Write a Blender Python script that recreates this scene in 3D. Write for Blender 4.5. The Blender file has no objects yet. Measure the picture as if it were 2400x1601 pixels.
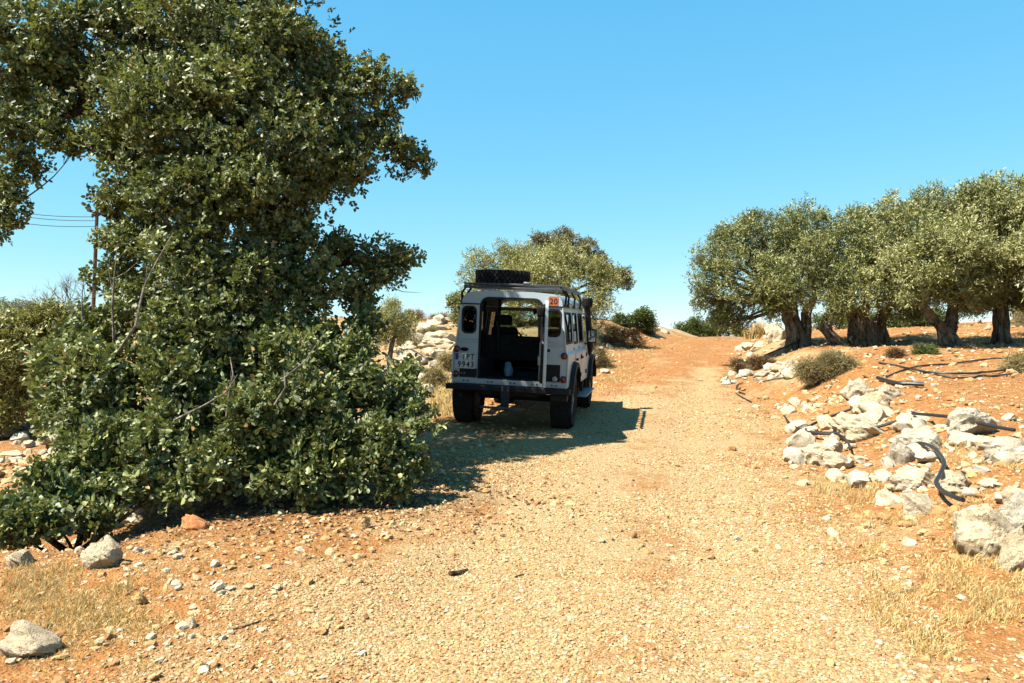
import bpy, bmesh, math, random
import numpy as np
from mathutils import Vector, Matrix

random.seed(7)
rng = np.random.default_rng(11)
R = math.radians
scene = bpy.context.scene
COL = scene.collection

# ------------------------------------------------------------------ camera, sky, sun, exposure
CAM_Z, FPX, CX, HY = 1.57, 1800.0, 1200.0, 795.0
cam_data = bpy.data.cameras.new('camera')
cam_data.sensor_width = 36.0
cam_data.lens = 36.0 * FPX / 2400.0
cam_data.clip_end = 3000.0
cam = bpy.data.objects.new('camera', cam_data)
cam.location = (0, 0, CAM_Z)
cam.rotation_euler = (R(90.0 - 0.175), 0, 0)
COL.objects.link(cam)
scene.camera = cam

SUN_EL, SUN_AZ = R(56.0), R(27.0)          # light travels to the right (+x) and away (+y)
to_sun = Vector((-math.cos(SUN_AZ) * math.cos(SUN_EL), -math.sin(SUN_AZ) * math.cos(SUN_EL), math.sin(SUN_EL)))
world = bpy.data.worlds.new('World')
scene.world = world
world.use_nodes = True
wn, wl = world.node_tree.nodes, world.node_tree.links
wn.clear()
w_out = wn.new('ShaderNodeOutputWorld')
w_bg = wn.new('ShaderNodeBackground')
w_sky = wn.new('ShaderNodeTexSky')
w_sky.sky_type = 'NISHITA'
w_sky.sun_disc = False
w_sky.sun_elevation = SUN_EL
w_sky.sun_rotation = math.atan2(to_sun.x, to_sun.y)
w_sky.altitude = 0.0
w_sky.air_density = 0.7
w_sky.dust_density = 0.0
w_sky.ozone_density = 1.0
w_sep, w_com = wn.new('ShaderNodeSeparateColor'), wn.new('ShaderNodeCombineColor')
wl.new(w_sky.outputs[0], w_sep.inputs[0])
for k_, (gam_, mul_) in enumerate(((0.92, 0.86), (0.46, 2.52), (0.20, 4.35))):    # graded to the clear cyan blue of the photographed sky
    w_p, w_m = wn.new('ShaderNodeMath'), wn.new('ShaderNodeMath')
    w_p.operation = 'POWER'; w_p.inputs[1].default_value = gam_; w_m.operation = 'MULTIPLY'; w_m.inputs[1].default_value = mul_
    wl.new(w_sep.outputs[k_], w_p.inputs[0]); wl.new(w_p.outputs[0], w_m.inputs[0]); wl.new(w_m.outputs[0], w_com.inputs[k_])
w_bg.inputs['Strength'].default_value = 0.05
wl.new(w_com.outputs[0], w_bg.inputs['Color'])
wl.new(w_bg.outputs[0], w_out.inputs['Surface'])

sun_data = bpy.data.lights.new('sun', 'SUN')
sun_data.energy = 5.0
sun_data.angle = R(0.53)
sun_data.color = (1.0, 0.94, 0.84)
sun = bpy.data.objects.new('sun', sun_data)
sun.rotation_euler = (-to_sun).to_track_quat('-Z', 'Y').to_euler()
COL.objects.link(sun)

scene.view_settings.view_transform = 'Standard'
scene.view_settings.look = 'None'
scene.view_settings.exposure = 1.8
scene.view_settings.gamma = 1.0
scene.view_settings.use_curve_mapping = False
scene.cycles.max_bounces = 6
scene.cycles.diffuse_bounces = 2
scene.cycles.transparent_max_bounces = 12

# ------------------------------------------------------------------ small helpers
def tag(o, label=None, cat=None, group=None, kind=None):
    if label: o['label'] = label
    if cat: o['category'] = cat
    if group: o['group'] = group
    if kind: o['kind'] = kind
    return o

def link(o, parent=None):
    COL.objects.link(o)
    if parent is not None: o.parent = parent
    return o

def empty(name, loc=(0, 0, 0)):
    o = bpy.data.objects.new(name, None)
    o.empty_display_size = 0.2
    o.location = loc
    return link(o)

def mesh_np(name, V, F, mat, smooth=False, attrs=None):
    """V (n,3) array, F (m,k) array with k=3 or 4."""
    me = bpy.data.meshes.new(name)
    V = np.ascontiguousarray(V, dtype=np.float32); F = np.ascontiguousarray(F, dtype=np.int32)
    m, k = F.shape
    me.vertices.add(len(V)); me.vertices.foreach_set('co', V.ravel())
    me.loops.add(m * k); me.loops.foreach_set('vertex_index', F.ravel())
    me.polygons.add(m)
    me.polygons.foreach_set('loop_start', np.arange(0, m * k, k, dtype=np.int32))
    if smooth: me.polygons.foreach_set('use_smooth', np.ones(m, dtype=bool))
    for nm, arr in (attrs or {}).items():
        a = me.attributes.new(nm, 'FLOAT', 'POINT')
        a.data.foreach_set('value', np.ascontiguousarray(arr, dtype=np.float32))
    me.update(calc_edges=True)
    me.materials.append(mat)
    return me

class MB:
    """collects plain geometry of one part"""
    def __init__(s): s.v = []; s.f = []
    def add(s, V, F):
        n = len(s.v); s.v += [tuple(p) for p in V]; s.f += [tuple(i + n for i in f) for f in F]; return s
    def box(s, lo, hi, M=None):
        (a, b, c), (d, e, f) = lo, hi
        V = [(a,b,c),(d,b,c),(d,e,c),(a,e,c),(a,b,f),(d,b,f),(d,e,f),(a,e,f)]
        if M is not None: V = [M @ Vector(p) for p in V]
        return s.add(V, [(0,3,2,1),(4,5,6,7),(0,1,5,4),(1,2,6,5),(2,3,7,6),(3,0,4,7)])
    def tube(s, pts, rad, seg=8, cap=True):
        pts = [Vector(p) for p in pts]; n = len(pts)
        if not hasattr(rad, '__len__'): rad = [rad] * n
        V, F = [], []; up = None
        for i, p in enumerate(pts):
            t = (pts[min(i+1, n-1)] - pts[max(i-1, 0)])
            t = t.normalized() if t.length > 1e-9 else Vector((0,0,1))
            if up is None: up = Vector((0,0,1)) if abs(t.z) < 0.9 else Vector((1,0,0))
            a = t.cross(up)
            if a.length < 1e-6: a = t.orthogonal()
            a.normalize(); b = a.cross(t).normalized(); up = b
            for k in range(seg):
                th = 2 * math.pi * k / seg
                V.append(p + (a * math.cos(th) + b * math.sin(th)) * rad[i])
        for i in range(n-1):
            for k in range(seg):
                F.append((i*seg+k, i*seg+(k+1)%seg, (i+1)*seg+(k+1)%seg, (i+1)*seg+k))
        if cap: F.append(tuple(range(seg))[::-1]); F.append(tuple((n-1)*seg+k for k in range(seg)))
        return s.add(V, F)
    def lathe(s, prof, seg=32, M=None, a0=0.0):
        """profile of (radius, height) turned round local z; closed loop"""
        n = len(prof); V = []
        for k in range(seg):
            th = a0 + 2 * math.pi * k / seg
            for r, h in prof: V.append(Vector((r*math.cos(th), r*math.sin(th), h)))
        if M is not None: V = [M @ p for p in V]
        F = []
        for k in range(seg):
            k2 = (k+1) % seg
            for i in range(n):
                j = (i+1) % n
                F.append((k*n+i, k2*n+i, k2*n+j, k*n+j))
        return s.add(V, F)
    def disc(s, c, r, h, M=None, seg=20):
        return s.lathe([(1e-4, 0), (r, 0), (r, h), (1e-4, h)], seg, (Matrix.Translation(c) if M is None else M))
    def panel(s, outer, holes, fm, th):
        """flat sheet with openings: 2-D loops -> fm(u, v, w), thickness th along w"""
        bm = bmesh.new(); loops = []; allv = []; ed = []
        for lp in [outer] + list(holes):
            vs = [bm.verts.new((u, v, 0)) for u, v in lp]
            loops.append((len(allv), len(vs))); allv += vs
            ed += [bm.edges.new((vs[i], vs[(i+1) % len(vs)])) for i in range(len(vs))]
        for i, v in enumerate(allv): v.index = i
        bmesh.ops.triangle_fill(bm, use_beauty=True, use_dissolve=False, edges=ed)
        N = len(allv)
        uv = [(v.co.x, v.co.y) for v in allv]
        F = []
        for f in bm.faces:
            ids = [v.index for v in f.verts]
            if f.normal.z < 0: ids = ids[::-1]
            F.append(tuple(ids)); F.append(tuple(i + N for i in ids[::-1]))
        for st, n in loops:
            for i in range(n):
                a, b = st + i, st + (i+1) % n
                F.append((a, b, b+N, a+N))
        bm.free()
        return s.add([fm(u, v, 0) for u, v in uv] + [fm(u, v, th) for u, v in uv], F)
    def build(s, name, mat, parent=None, smooth=True, angle=35, bevel=0):
        me = bpy.data.meshes.new(name)
        me.from_pydata(s.v, [], s.f)
        bm = bmesh.new(); bm.from_mesh(me)
        bmesh.ops.recalc_face_normals(bm, faces=bm.faces[:])
        bm.to_mesh(me); bm.free()
        if smooth:
            me.polygons.foreach_set('use_smooth', np.ones(len(me.polygons), dtype=bool))
            me.set_sharp_from_angle(angle=R(angle))
        me.materials.append(mat)
        o = link(bpy.data.objects.new(name, me), parent)
        if bevel:
            b = o.modifiers.new('bevel', 'BEVEL'); b.width = bevel; b.segments = 2
            b.limit_method = 'ANGLE'; b.angle_limit = R(40)
        return o

def rrect(u0, u1, v0, v1, r, n=5, which=(1,1,1,1)):
    out = []
    for (cu, cv, a0, w) in ((u1-r, v0+r, -90, which[0]), (u1-r, v1-r, 0, which[1]), (u0+r, v1-r, 90, which[2]), (u0+r, v0+r, 180, which[3])):
        if w:
            for i in range(n+1):
                a = R(a0 + 90*i/n); out.append((cu + r*math.cos(a), cv + r*math.sin(a)))
        else:
            out.append((u1 if a0 in (-90, 0) else u0, v0 if a0 in (-90, 180) else v1))
    return out

# value noise -----------------------------------------------------------------
def _hash(ix, iy, s):
    h = (ix.astype(np.int64) * 374761393 + iy.astype(np.int64) * 668265263 + s * 2147483647) & 0xffffffff
    h = ((h ^ (h >> 13)) * 1274126177) & 0xffffffff
    return ((h ^ (h >> 16)) & 0xffff) / 65535.0
def vnoise(x, y, s=0):
    ix, iy = np.floor(x), np.floor(y); fx, fy = x - ix, y - iy
    fx = fx*fx*(3-2*fx); fy = fy*fy*(3-2*fy)
    a, b, c, d = _hash(ix, iy, s), _hash(ix+1, iy, s), _hash(ix, iy+1, s), _hash(ix+1, iy+1, s)
    return (a*(1-fx)+b*fx)*(1-fy) + (c*(1-fx)+d*fx)*fy
def fbm(x, y, sc, oct=3, s=0):
    t = 0.0; amp = 1.0; tot = 0.0
    for o in range(oct):
        t = t + amp * vnoise(x*sc*2**o + 17.3*o, y*sc*2**o + 5.1*o, s+o); tot += amp; amp *= 0.5
    return t / tot - 0.5
def sstep(a, b, x):
    t = np.clip((x-a)/(b-a), 0, 1); return t*t*(3-2*t)

# ------------------------------------------------------------------ terrain shape
ROAD_Y  = [-30, 0, 3.5, 5.3, 8.5, 11, 14.5, 18, 22, 27, 32, 37, 45, 60]
ROAD_X  = [-3, 0.0, 0.2, 0.5, 1.1, 1.7, 2.7, 3.55, 4.6, 6.2, 8.4, 11.0, 15, 24]
PROF_Y  = [-60, -10, 0, 5, 8, 10.8, 13.6, 16, 18, 22, 26, 30, 33, 36, 40, 60, 120, 700]
PROF_Z  = [-1.5, -.2, 0.0, 0.05, 0.12, 0.22, 0.29, .42, .60, .96, 1.28, 1.56, 1.68, 1.67, 1.55, 0.2, -5, -60]
HWR_Y = [0, 6, 9, 12, 16, 20, 30, 40]; HWR_X = [1.75, 1.85, 2.2, 2.0, 1.75, 1.6, 1.7, 1.8]
HWL_Y = [0, 4, 6.5, 9, 11, 14, 17, 20, 30, 40]; HWL_X = [1.9, 1.9, 1.9, 2.4, 3.1, 3.3, 2.5, 1.75, 1.7, 1.7]
BR_Y = [0, 3, 5, 8, 11, 14, 18, 21, 25, 30, 36, 60]; BR_Z = [.05, .12, .28, .45, .58, .78, .72, .62, .55, .42, .3, .3]
BL_Y = [0, 9, 12, 14, 18, 22, 26, 32, 40, 60]; BL_Z = [0., .0, .05, .10, .38, .62, .85, .75, .5, .3]
def road_s(x, y): return x - np.interp(y, ROAD_Y, ROAD_X)
VEH = dict(x=-0.076, y=11.03, yaw=R(11.0), z=0.252, roll=R(2.6), pitch=R(1.4))
fwd = (math.sin(VEH['yaw']), math.cos(VEH['yaw'])); rgt = (math.cos(VEH['yaw']), -math.sin(VEH['yaw']))
def H(x, y):
    x = np.asarray(x, float); y = np.asarray(y, float)
    s = road_s(x, y)
    z = np.interp(y, PROF_Y, PROF_Z)
    hr, hl = np.interp(y, HWR_Y, HWR_X), np.interp(y, HWL_Y, HWL_X)
    wob = fbm(x, y, .45, 2, 3) * .7
    kr = sstep(0.0, 2.2, s - hr + wob)
    z = z + kr * np.interp(y, BR_Y, BR_Z) + np.clip(s - hr - 2, 0, 14) * .03
    kl = sstep(0.0, 2.6, -s - hl + wob)
    z = z + kl * np.interp(y, BL_Y, BL_Z) + np.clip(-s - hl - 3, 0, 30) * .004 * sstep(15, 22, y)
    # the ground drops behind the near mound on the left
    z = z - .35 * sstep(0, 1.6, -s - 3.4 + wob) * sstep(5.1, 6.2, y) * (1 - sstep(12, 15, y))
    z = z + .10 * np.exp(-((x+2.1)**2/1.2 + (y-4.9)**2/.6))
    off = np.clip(kr + kl, 0, 1)
    z = z - .025 * (np.exp(-((s-.8)/.28)**2) + np.exp(-((s+.8)/.28)**2)) * (1-off)
    z = z + fbm(x, y, .8, 3, 9) * (.05 + .16*off) + fbm(x, y, 5.0, 2, 21) * (.014 + .035*off)
    # flat stand under the vehicle
    dx, dy = x - VEH['x'], y - VEH['y']
    lf, lr = dx*fwd[0] + dy*fwd[1], dx*rgt[0] + dy*rgt[1]
    pl = VEH['z'] + lf*math.tan(VEH['pitch']) - lr*math.tan(VEH['roll'])
    w = (1 - sstep(1.0, 1.9, np.abs(lr))) * (1 - sstep(2.3, 3.6, np.abs(lf-2.1)))
    return z*(1-w) + (pl + fbm(x, y, 5.0, 2, 21)*.008)*w
def Hs(x, y): return float(H(np.array([x]), np.array([y]))[0])
_D = np.concatenate([np.arange(2.2, 14, .01), np.arange(14, 45, .03), np.arange(45, 160, .3)])
def G(px, py):
    """where the sight line through a photograph point meets the ground"""
    X = (px-CX)/FPX*_D; Z = CAM_Z + (HY-py)/FPX*_D
    h = H(X, _D) >= Z
    i = int(np.argmax(h)) if h.any() else len(_D)-1
    return Vector((X[i], _D[i], Hs(X[i], _D[i])))
def P(px, py, d): return Vector(((px-CX)/FPX*d, d, CAM_Z + (HY-py)/FPX*d))
K = 2400/2351.0      # layout notes were taken on a 2351 px wide view of the photograph
# ------------------------------------------------------------------ materials
AL = .42      # the surfaces' mid tone; exposure is set for it
def new_mat(name):
    m = bpy.data.materials.new(name); m.use_nodes = True
    nt = m.node_tree; b = nt.nodes['Principled BSDF']
    return m, nt, b
def N(nt, t, **kw):
    n = nt.nodes.new('ShaderNode' + t)
    for k, v in kw.items(): setattr(n, k, v)
    return n
def ramp(nt, src, stops):
    r = N(nt, 'ValToRGB'); e = r.color_ramp.elements
    while len(e) < len(stops): e.new(.5)
    for i, (p, c) in enumerate(stops):
        e[i].position = p; e[i].color = (c if hasattr(c, '__len__') else (c, c, c)) [:3] + (1,) if hasattr(c, '__len__') else (c, c, c, 1)
    nt.links.new(src, r.inputs[0]); return r.outputs[0]
def noise(nt, vec, sc, det=4, rough=.6):
    n = N(nt, 'TexNoise'); n.inputs['Scale'].default_value = sc; n.inputs['Detail'].default_value = det
    n.inputs['Roughness'].default_value = rough
    if vec is not None: nt.links.new(vec, n.inputs['Vector'])
    return n.outputs['Fac']
def mix(nt, fac, a, b, mode='MIX'):
    m = N(nt, 'Mix', data_type='RGBA', blend_type=mode)
    for sock, v in ((0, fac), (6, a), (7, b)):
        if isinstance(v, bpy.types.NodeSocket): nt.links.new(v, m.inputs[sock])
        elif hasattr(v, '__len__'): m.inputs[sock].default_value = tuple(v)[:3] + (1,)
        else: m.inputs[sock].default_value = v
    return m.outputs[2]
def math_(nt, op, a, b=0.0, c=None):
    m = N(nt, 'Math', operation=op)
    for i, v in enumerate((a, b) if c is None else (a, b, c)):
        if isinstance(v, bpy.types.NodeSocket): nt.links.new(v, m.inputs[i])
        else: m.inputs[i].default_value = v
    return m.outputs[0]
def bump(nt, b, h, strength=.5, dist=.02, prev=None):
    n = N(nt, 'Bump'); n.inputs['Strength'].default_value = strength; n.inputs['Distance'].default_value = dist
    nt.links.new(h, n.inputs['Height'])
    if prev is not None: nt.links.new(prev, n.inputs['Normal'])
    nt.links.new(n.outputs[0], b.inputs['Normal']); return n.outputs[0]
def plain(name, col, rough=.5, metal=0.0, var=.15, sc=8.0, bmp=0.0, spec=.5):
    """paint or plastic with a little uneven dust and wear"""
    m, nt, b = new_mat(name)
    tc = N(nt, 'TexCoord').outputs['Object']
    f = noise(nt, tc, sc, 5)
    lo = tuple(c*(1-var)*.48 for c in col); hi = tuple(min(1, c*(1+var)*.48) for c in col)
    nt.links.new(ramp(nt, f, [(.3, lo), (.7, hi)]), b.inputs['Base Color'])
    nt.links.new(ramp(nt, f, [(.3, min(1, rough*1.25)), (.7, rough*.85)]), b.inputs['Roughness'])
    b.inputs['Metallic'].default_value = metal
    b.inputs['Specular IOR Level'].default_value = spec
    if bmp: bump(nt, b, noise(nt, tc, sc*6, 3), bmp, .004)
    return m

def ground_material():
    m, nt, b = new_mat('earth_and_gravel')
    L = nt.links
    pos = N(nt, 'NewGeometry').outputs['Position']
    gr = N(nt, 'Attribute', attribute_name='gravel').outputs['Fac']
    lit = N(nt, 'Attribute', attribute_name='litter').outputs['Fac']
    n1 = noise(nt, pos, 1.3, 5); n2 = noise(nt, pos, 9, 6, .7); n3 = noise(nt, pos, 60, 4, .7)
    soil = ramp(nt, n2, [(.25, (.26, .110, .036)), (.5, (.50, .230, .072)), (.75, (.64, .36, .14))])
    vor = N(nt, 'TexVoronoi'); vor.inputs['Scale'].default_value = 55; L.new(pos, vor.inputs['Vector'])
    vor2 = N(nt, 'TexVoronoi'); vor2.inputs['Scale'].default_value = 24; L.new(pos, vor2.inputs['Vector'])
    cell = N(nt, 'SeparateColor'); L.new(vor.outputs['Color'], cell.inputs[0])
    peb = ramp(nt, cell.outputs[0], [(0, (.42, .27, .12)), (.4, (.60, .42, .205)), (.8, (.72, .56, .31)), (1, (.80, .70, .48))])
    stone = ramp(nt, n3, [(.3, (.46, .29, .13)), (.7, (.68, .49, .25))])
    grav = mix(nt, .55, stone, peb)
    fac = math_(nt, 'ADD', gr, math_(nt, 'MULTIPLY', math_(nt, 'SUBTRACT', n1, .5), 2.1))
    fac = math_(nt, 'ADD', fac, math_(nt, 'MULTIPLY', math_(nt, 'SUBTRACT', n2, .5), .9))
    fac = ramp(nt, fac, [(.25, 0.0), (.75, 1.0)])
    col = mix(nt, fac, soil, grav)
    # single pale chips lying on bare earth
    cell2 = N(nt, 'SeparateColor'); L.new(vor2.outputs['Color'], cell2.inputs[0])
    chip = math_(nt, 'MULTIPLY', math_(nt, 'GREATER_THAN', cell2.outputs[1], .86), math_(nt, 'LESS_THAN', vor2.outputs['Distance'], .34))
    col = mix(nt, chip, col, (.66, .55, .38))
    litc = ramp(nt, n3, [(.35, (.07, .035, .015)), (.65, (.22, .11, .045))])
    lf = math_(nt, 'MULTIPLY', lit, ramp(nt, n2, [(.35, 0.0), (.6, 1.0)]))
    col = mix(nt, lf, col, litc)
    L.new(mix(nt, 1.0, col, (AL*1.08, AL*1.03, AL*.97), 'MULTIPLY'), b.inputs['Base Color'])
    b.inputs['Roughness'].default_value = .95; b.inputs['Specular IOR Level'].default_value = .15
    h = math_(nt, 'ADD', math_(nt, 'MULTIPLY', vor.outputs['Distance'], -1.0), math_(nt, 'MULTIPLY', n3, .8))
    h = math_(nt, 'ADD', h, math_(nt, 'MULTIPLY', n2, 2.0))
    bump(nt, b, h, .9, .016)
    return m

def rock_material(name, cols, stain=(.10, .085, .065), bd=.016):
    m, nt, b = new_mat(name)
    L = nt.links
    tc = N(nt, 'TexCoord').outputs['Object']
    oi = N(nt, 'ObjectInfo').outputs['Random']
    add = N(nt, 'VectorMath', operation='ADD'); cx = N(nt, 'CombineXYZ')
    L.new(math_(nt, 'MULTIPLY', oi, 37.0), cx.inputs[0]); L.new(tc, add.inputs[0]); L.new(cx.outputs[0], add.inputs[1])
    v = add.outputs[0]
    n1 = noise(nt, v, 2.2, 6, .65); n2 = noise(nt, v, 11, 6, .7); n3 = noise(nt, v, 40, 3)
    base = ramp(nt, n1, [(.28, cols[0]), (.5, cols[1]), (.72, cols[2])])
    base = mix(nt, ramp(nt, oi, [(0, 0.0), (1, .45)]), base, cols[3])
    crack = ramp(nt, n2, [(.34, 1.0), (.48, 0.0)])
    col = mix(nt, math_(nt, 'MULTIPLY', crack, .5), base, stain)
    n4 = noise(nt, v, 1.1, 5, .7)
    col = mix(nt, ramp(nt, n4, [(.52, 0.0), (.70, .6)]), col, (.62, .46, .28))
    vc = N(nt, 'TexVoronoi', feature='DISTANCE_TO_EDGE'); vc.inputs['Scale'].default_value = 1.1
    wv = N(nt, 'VectorMath', operation='ADD'); L.new(v, wv.inputs[0]); nz = N(nt, 'TexNoise'); nz.inputs['Scale'].default_value = 3.0; L.new(v, nz.inputs['Vector']); L.new(nz.outputs['Color'], wv.inputs[1]); L.new(wv.outputs[0], vc.inputs['Vector'])
    line = ramp(nt, vc.outputs['Distance'], [(.0, 1.0), (.035, 0.0)])
    col = mix(nt, math_(nt, 'MULTIPLY', line, .32), col, (.20, .16, .12))
    L.new(mix(nt, 1.0, col, (.54, .50, .42), 'MULTIPLY'), b.inputs['Base Color'])
    b.inputs['Roughness'].default_value = .9; b.inputs['Specular IOR Level'].default_value = .2
    bump(nt, b, math_(nt, 'ADD', math_(nt, 'ADD', n2, math_(nt, 'MULTIPLY', n3, .4)), math_(nt, 'MULTIPLY', line, -.35)), .9, bd)
    return m

def leaf_material(name, dark, mid, light, rough=.4, trans=.2, spec=.5, tc=(.20, .23, .03), dead=None):
    m, nt, b = new_mat(name)
    L = nt.links
    t = N(nt, 'Attribute', attribute_name='tint').outputs['Fac']
    oi = N(nt, 'ObjectInfo').outputs['Random']
    t = math_(nt, 'ADD', t, math_(nt, 'MULTIPLY', math_(nt, 'SUBTRACT', oi, .5), .2))
    col = ramp(nt, t, [tuple((q, tuple(v*.52 for v in c))) for q, c in ((.05, dark), (.5, mid), (.93, light), (.985, dead or light))])
    L.new(col, b.inputs['Base Color'])
    b.inputs['Roughness'].default_value = rough; b.inputs['Specular IOR Level'].default_value = spec
    tr = N(nt, 'BsdfTranslucent'); L.new(mix(nt, .5, col, tc), tr.inputs[0])
    ms = N(nt, 'MixShader'); ms.inputs[0].default_value = trans
    L.new(b.outputs[0], ms.inputs[1]); L.new(tr.outputs[0], ms.inputs[2])
    L.new(ms.outputs[0], nt.nodes['Material Output'].inputs[0])
    return m

def bark_material(name, dark, light, sc=6.0):
    m, nt, b = new_mat(name)
    L = nt.links
    tc = N(nt, 'TexCoord').outputs['Object']
    mp = N(nt, 'Mapping'); mp.inputs['Scale'].default_value = (1, 1, .35); L.new(tc, mp.inputs[0])
    n1 = noise(nt, mp.outputs[0], sc, 6, .7); n2 = noise(nt, mp.outputs[0], sc*5, 5, .7)
    f = math_(nt, 'ADD', math_(nt, 'MULTIPLY', n1, .65), math_(nt, 'MULTIPLY', n2, .35))
    L.new(ramp(nt, f, [(.40, tuple(v*.35 for v in dark)), (.60, tuple(v*.66 for v in light))]), b.inputs['Base Color'])
    b.inputs['Roughness'].default_value = .95; b.inputs['Specular IOR Level'].default_value = .1
    bump(nt, b, f, 1.0, .08)
    return m

M_GROUND = ground_material()
C_PALE = ((.48, .42, .33), (.70, .63, .52), (.82, .77, .67), (.72, .58, .40))
C_GREY = ((.40, .38, .35), (.60, .57, .52), (.74, .71, .66), (.58, .55, .48))
M_ROCK, M_ROCK_GREY = rock_material('limestone', C_PALE), rock_material('grey_limestone', C_GREY)
M_ROCK_S, M_GREY_S = rock_material('limestone_small', C_PALE, bd=.006), rock_material('grey_limestone_small', C_GREY, bd=.006)
M_CHIP, M_CHIP_GREY = rock_material('limestone_chip', C_PALE, bd=.0015), rock_material('grey_limestone_chip', C_GREY, bd=.0015)
M_ROCK_RED = rock_material('red_stone', ((.50, .17, .06), (.66, .26, .10), (.74, .36, .17), (.66, .30, .14)), (.3, .10, .05), .006)
M_ROCK_TAN = rock_material('tan_stone', ((.50, .32, .14), (.66, .46, .22), (.76, .58, .32), (.66, .44, .22)), (.3, .18, .08), .005)
M_STRAW = leaf_material('straw', (.58, .34, .10), (.98, .68, .24), (1.0, .88, .48), .7, .25, .2, (.50, .38, .16))
M_CAROB = leaf_material('carob_leaf', (.040, .058, .017), (.200, .245, .066), (.62, .63, .24), .54, .22, .48, dead=(.50, .26, .09))
M_OLIVE = leaf_material('olive_leaf', (.085, .095, .022), (.310, .325, .095), (.64, .62, .29), .5, .15, .35)
M_OLIVE_Y = leaf_material('yellow_olive_leaf', (.12, .12, .025), (.42, .40, .115), (.74, .70, .31), .5, .2, .35)
M_BUSH = leaf_material('green_bush_leaf', (.035, .055, .012), (.12, .165, .035), (.28, .31, .09), .5, .15, .3)
M_DRY = leaf_material('dry_shrub_twig', (.09, .050, .022), (.20, .115, .050), (.34, .22, .10), .9, .05, .1)
M_RUST = leaf_material('rusty_shrub_twig', (.16, .075, .025), (.34, .17, .055), (.48, .28, .10), .9, .05, .1)
M_GREYBUSH = leaf_material('grey_shrub_twig', (.20, .155, .065), (.40, .32, .14), (.60, .49, .25), .9, .05, .1)
M_LITTER = leaf_material('fallen_leaf', (.06, .03, .015), (.22, .11, .05), (.50, .30, .13), .7, .05, .2)
M_BARK = bark_material('olive_bark', (.030, .024, .018), (.36, .30, .225), 8)
M_BARK_C = bark_material('carob_bark', (.05, .028, .018), (.20, .125, .08), 9)
M_DEADWOOD = bark_material('bleached_wood', (.22, .18, .14), (.46, .40, .33), 14)
M_HOSE = plain('black_hose', (.022, .020, .019), .42, 0, .3, 12)
M_POLE = bark_material('pole_wood', (.10, .055, .035), (.22, .13, .085), 12)
M_WIRE = plain('wire', (.10, .10, .11), .5)

# ------------------------------------------------------------------ ground and dirt road: one shared grid, cut along the verge
def axis(segs):
    out = []
    for a, b, st in segs: out += list(np.arange(a, b, st))
    return np.array(out + [segs[-1][1]])
gx = axis([(-500, -100, 50), (-100, -30, 7), (-30, -12, 1.2), (-12, -6, .2), (-6, 7, .065), (7, 14, .16), (14, 30, 1.0), (30, 100, 7), (100, 500, 50)])
gy = axis([(-60, -6, 6), (-6, 2, .5), (2, 10, .06), (10, 18, .1), (18, 40, .2), (40, 60, 1.5), (60, 140, 10), (140, 700, 56)])
GX, GY = np.meshgrid(gx, gy)
GZ = H(GX, GY)
S = road_s(GX, GY)
hr, hl = np.interp(GY, HWR_Y, HWR_X), np.interp(GY, HWL_Y, HWL_X)
edge = fbm(GX, GY, 1.2, 3, 40) * .9
inroad = np.minimum(hr - S, S + hl) + edge            # >0 on the track
far = sstep(14.5, 21, GY + fbm(GX, GY, .35, 2, 50)*4 + (S-.5)*-1.2)
tracks = np.exp(-((S+.55+fbm(GX, GY, .3, 2, 61)*.6)/.55)**2) + np.exp(-((S-.95+fbm(GX, GY, .3, 2, 62)*.6)/.42)**2)
grav = sstep(-.5, .6, inroad) * (.56 + .52*tracks) * (1 - .80*far)
offr = 1 - sstep(-.5, .6, inroad)
grav = grav + offr * (.18 + .5*fbm(GX, GY, .7, 2, 70)) + .55*offr*sstep(0, 1.2, S-hr)*(1-sstep(1.5, 3.2, S-hr))*sstep(14, 18, GY)
grav = grav + .5*offr*sstep(0, 1.5, -S-hl)*sstep(11, 14, GY)
litter = np.exp(-(((GX+2.2)/1.9)**2 + ((GY-8.0)/1.75)**2)**2) * 1.15
litter = np.clip(litter + .5*np.exp(-(((GX+.75)/.5)**2 + ((GY-7.0)/.5)**2)), 0, 1)
ny, nx = GX.shape
idx = np.arange(ny*nx).reshape(ny, nx)
quads = np.stack([idx[:-1, :-1], idx[:-1, 1:], idx[1:, 1:], idx[1:, :-1]], -1).reshape(-1, 4)
V = np.stack([GX, GY, GZ], -1).reshape(-1, 3)
isr = (inroad.ravel()[quads].mean(1) > 0) & (GY.ravel()[quads].mean(1) < 60)
for nm, sel, lab in (('ground', ~isr, 'stony orange earth of the olive grove and banks'), ('dirt_road', isr, 'pale gravel track running uphill to the crest')):
    q = quads[sel]; used = np.unique(q); remap = np.full(len(V), -1); remap[used] = np.arange(len(used))
    me = mesh_np(nm, V[used], remap[q], M_GROUND, True, {'gravel': grav.ravel()[used], 'litter': litter.ravel()[used]})
    tag(link(bpy.data.objects.new(nm, me)), lab, None, None, 'structure')

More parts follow.
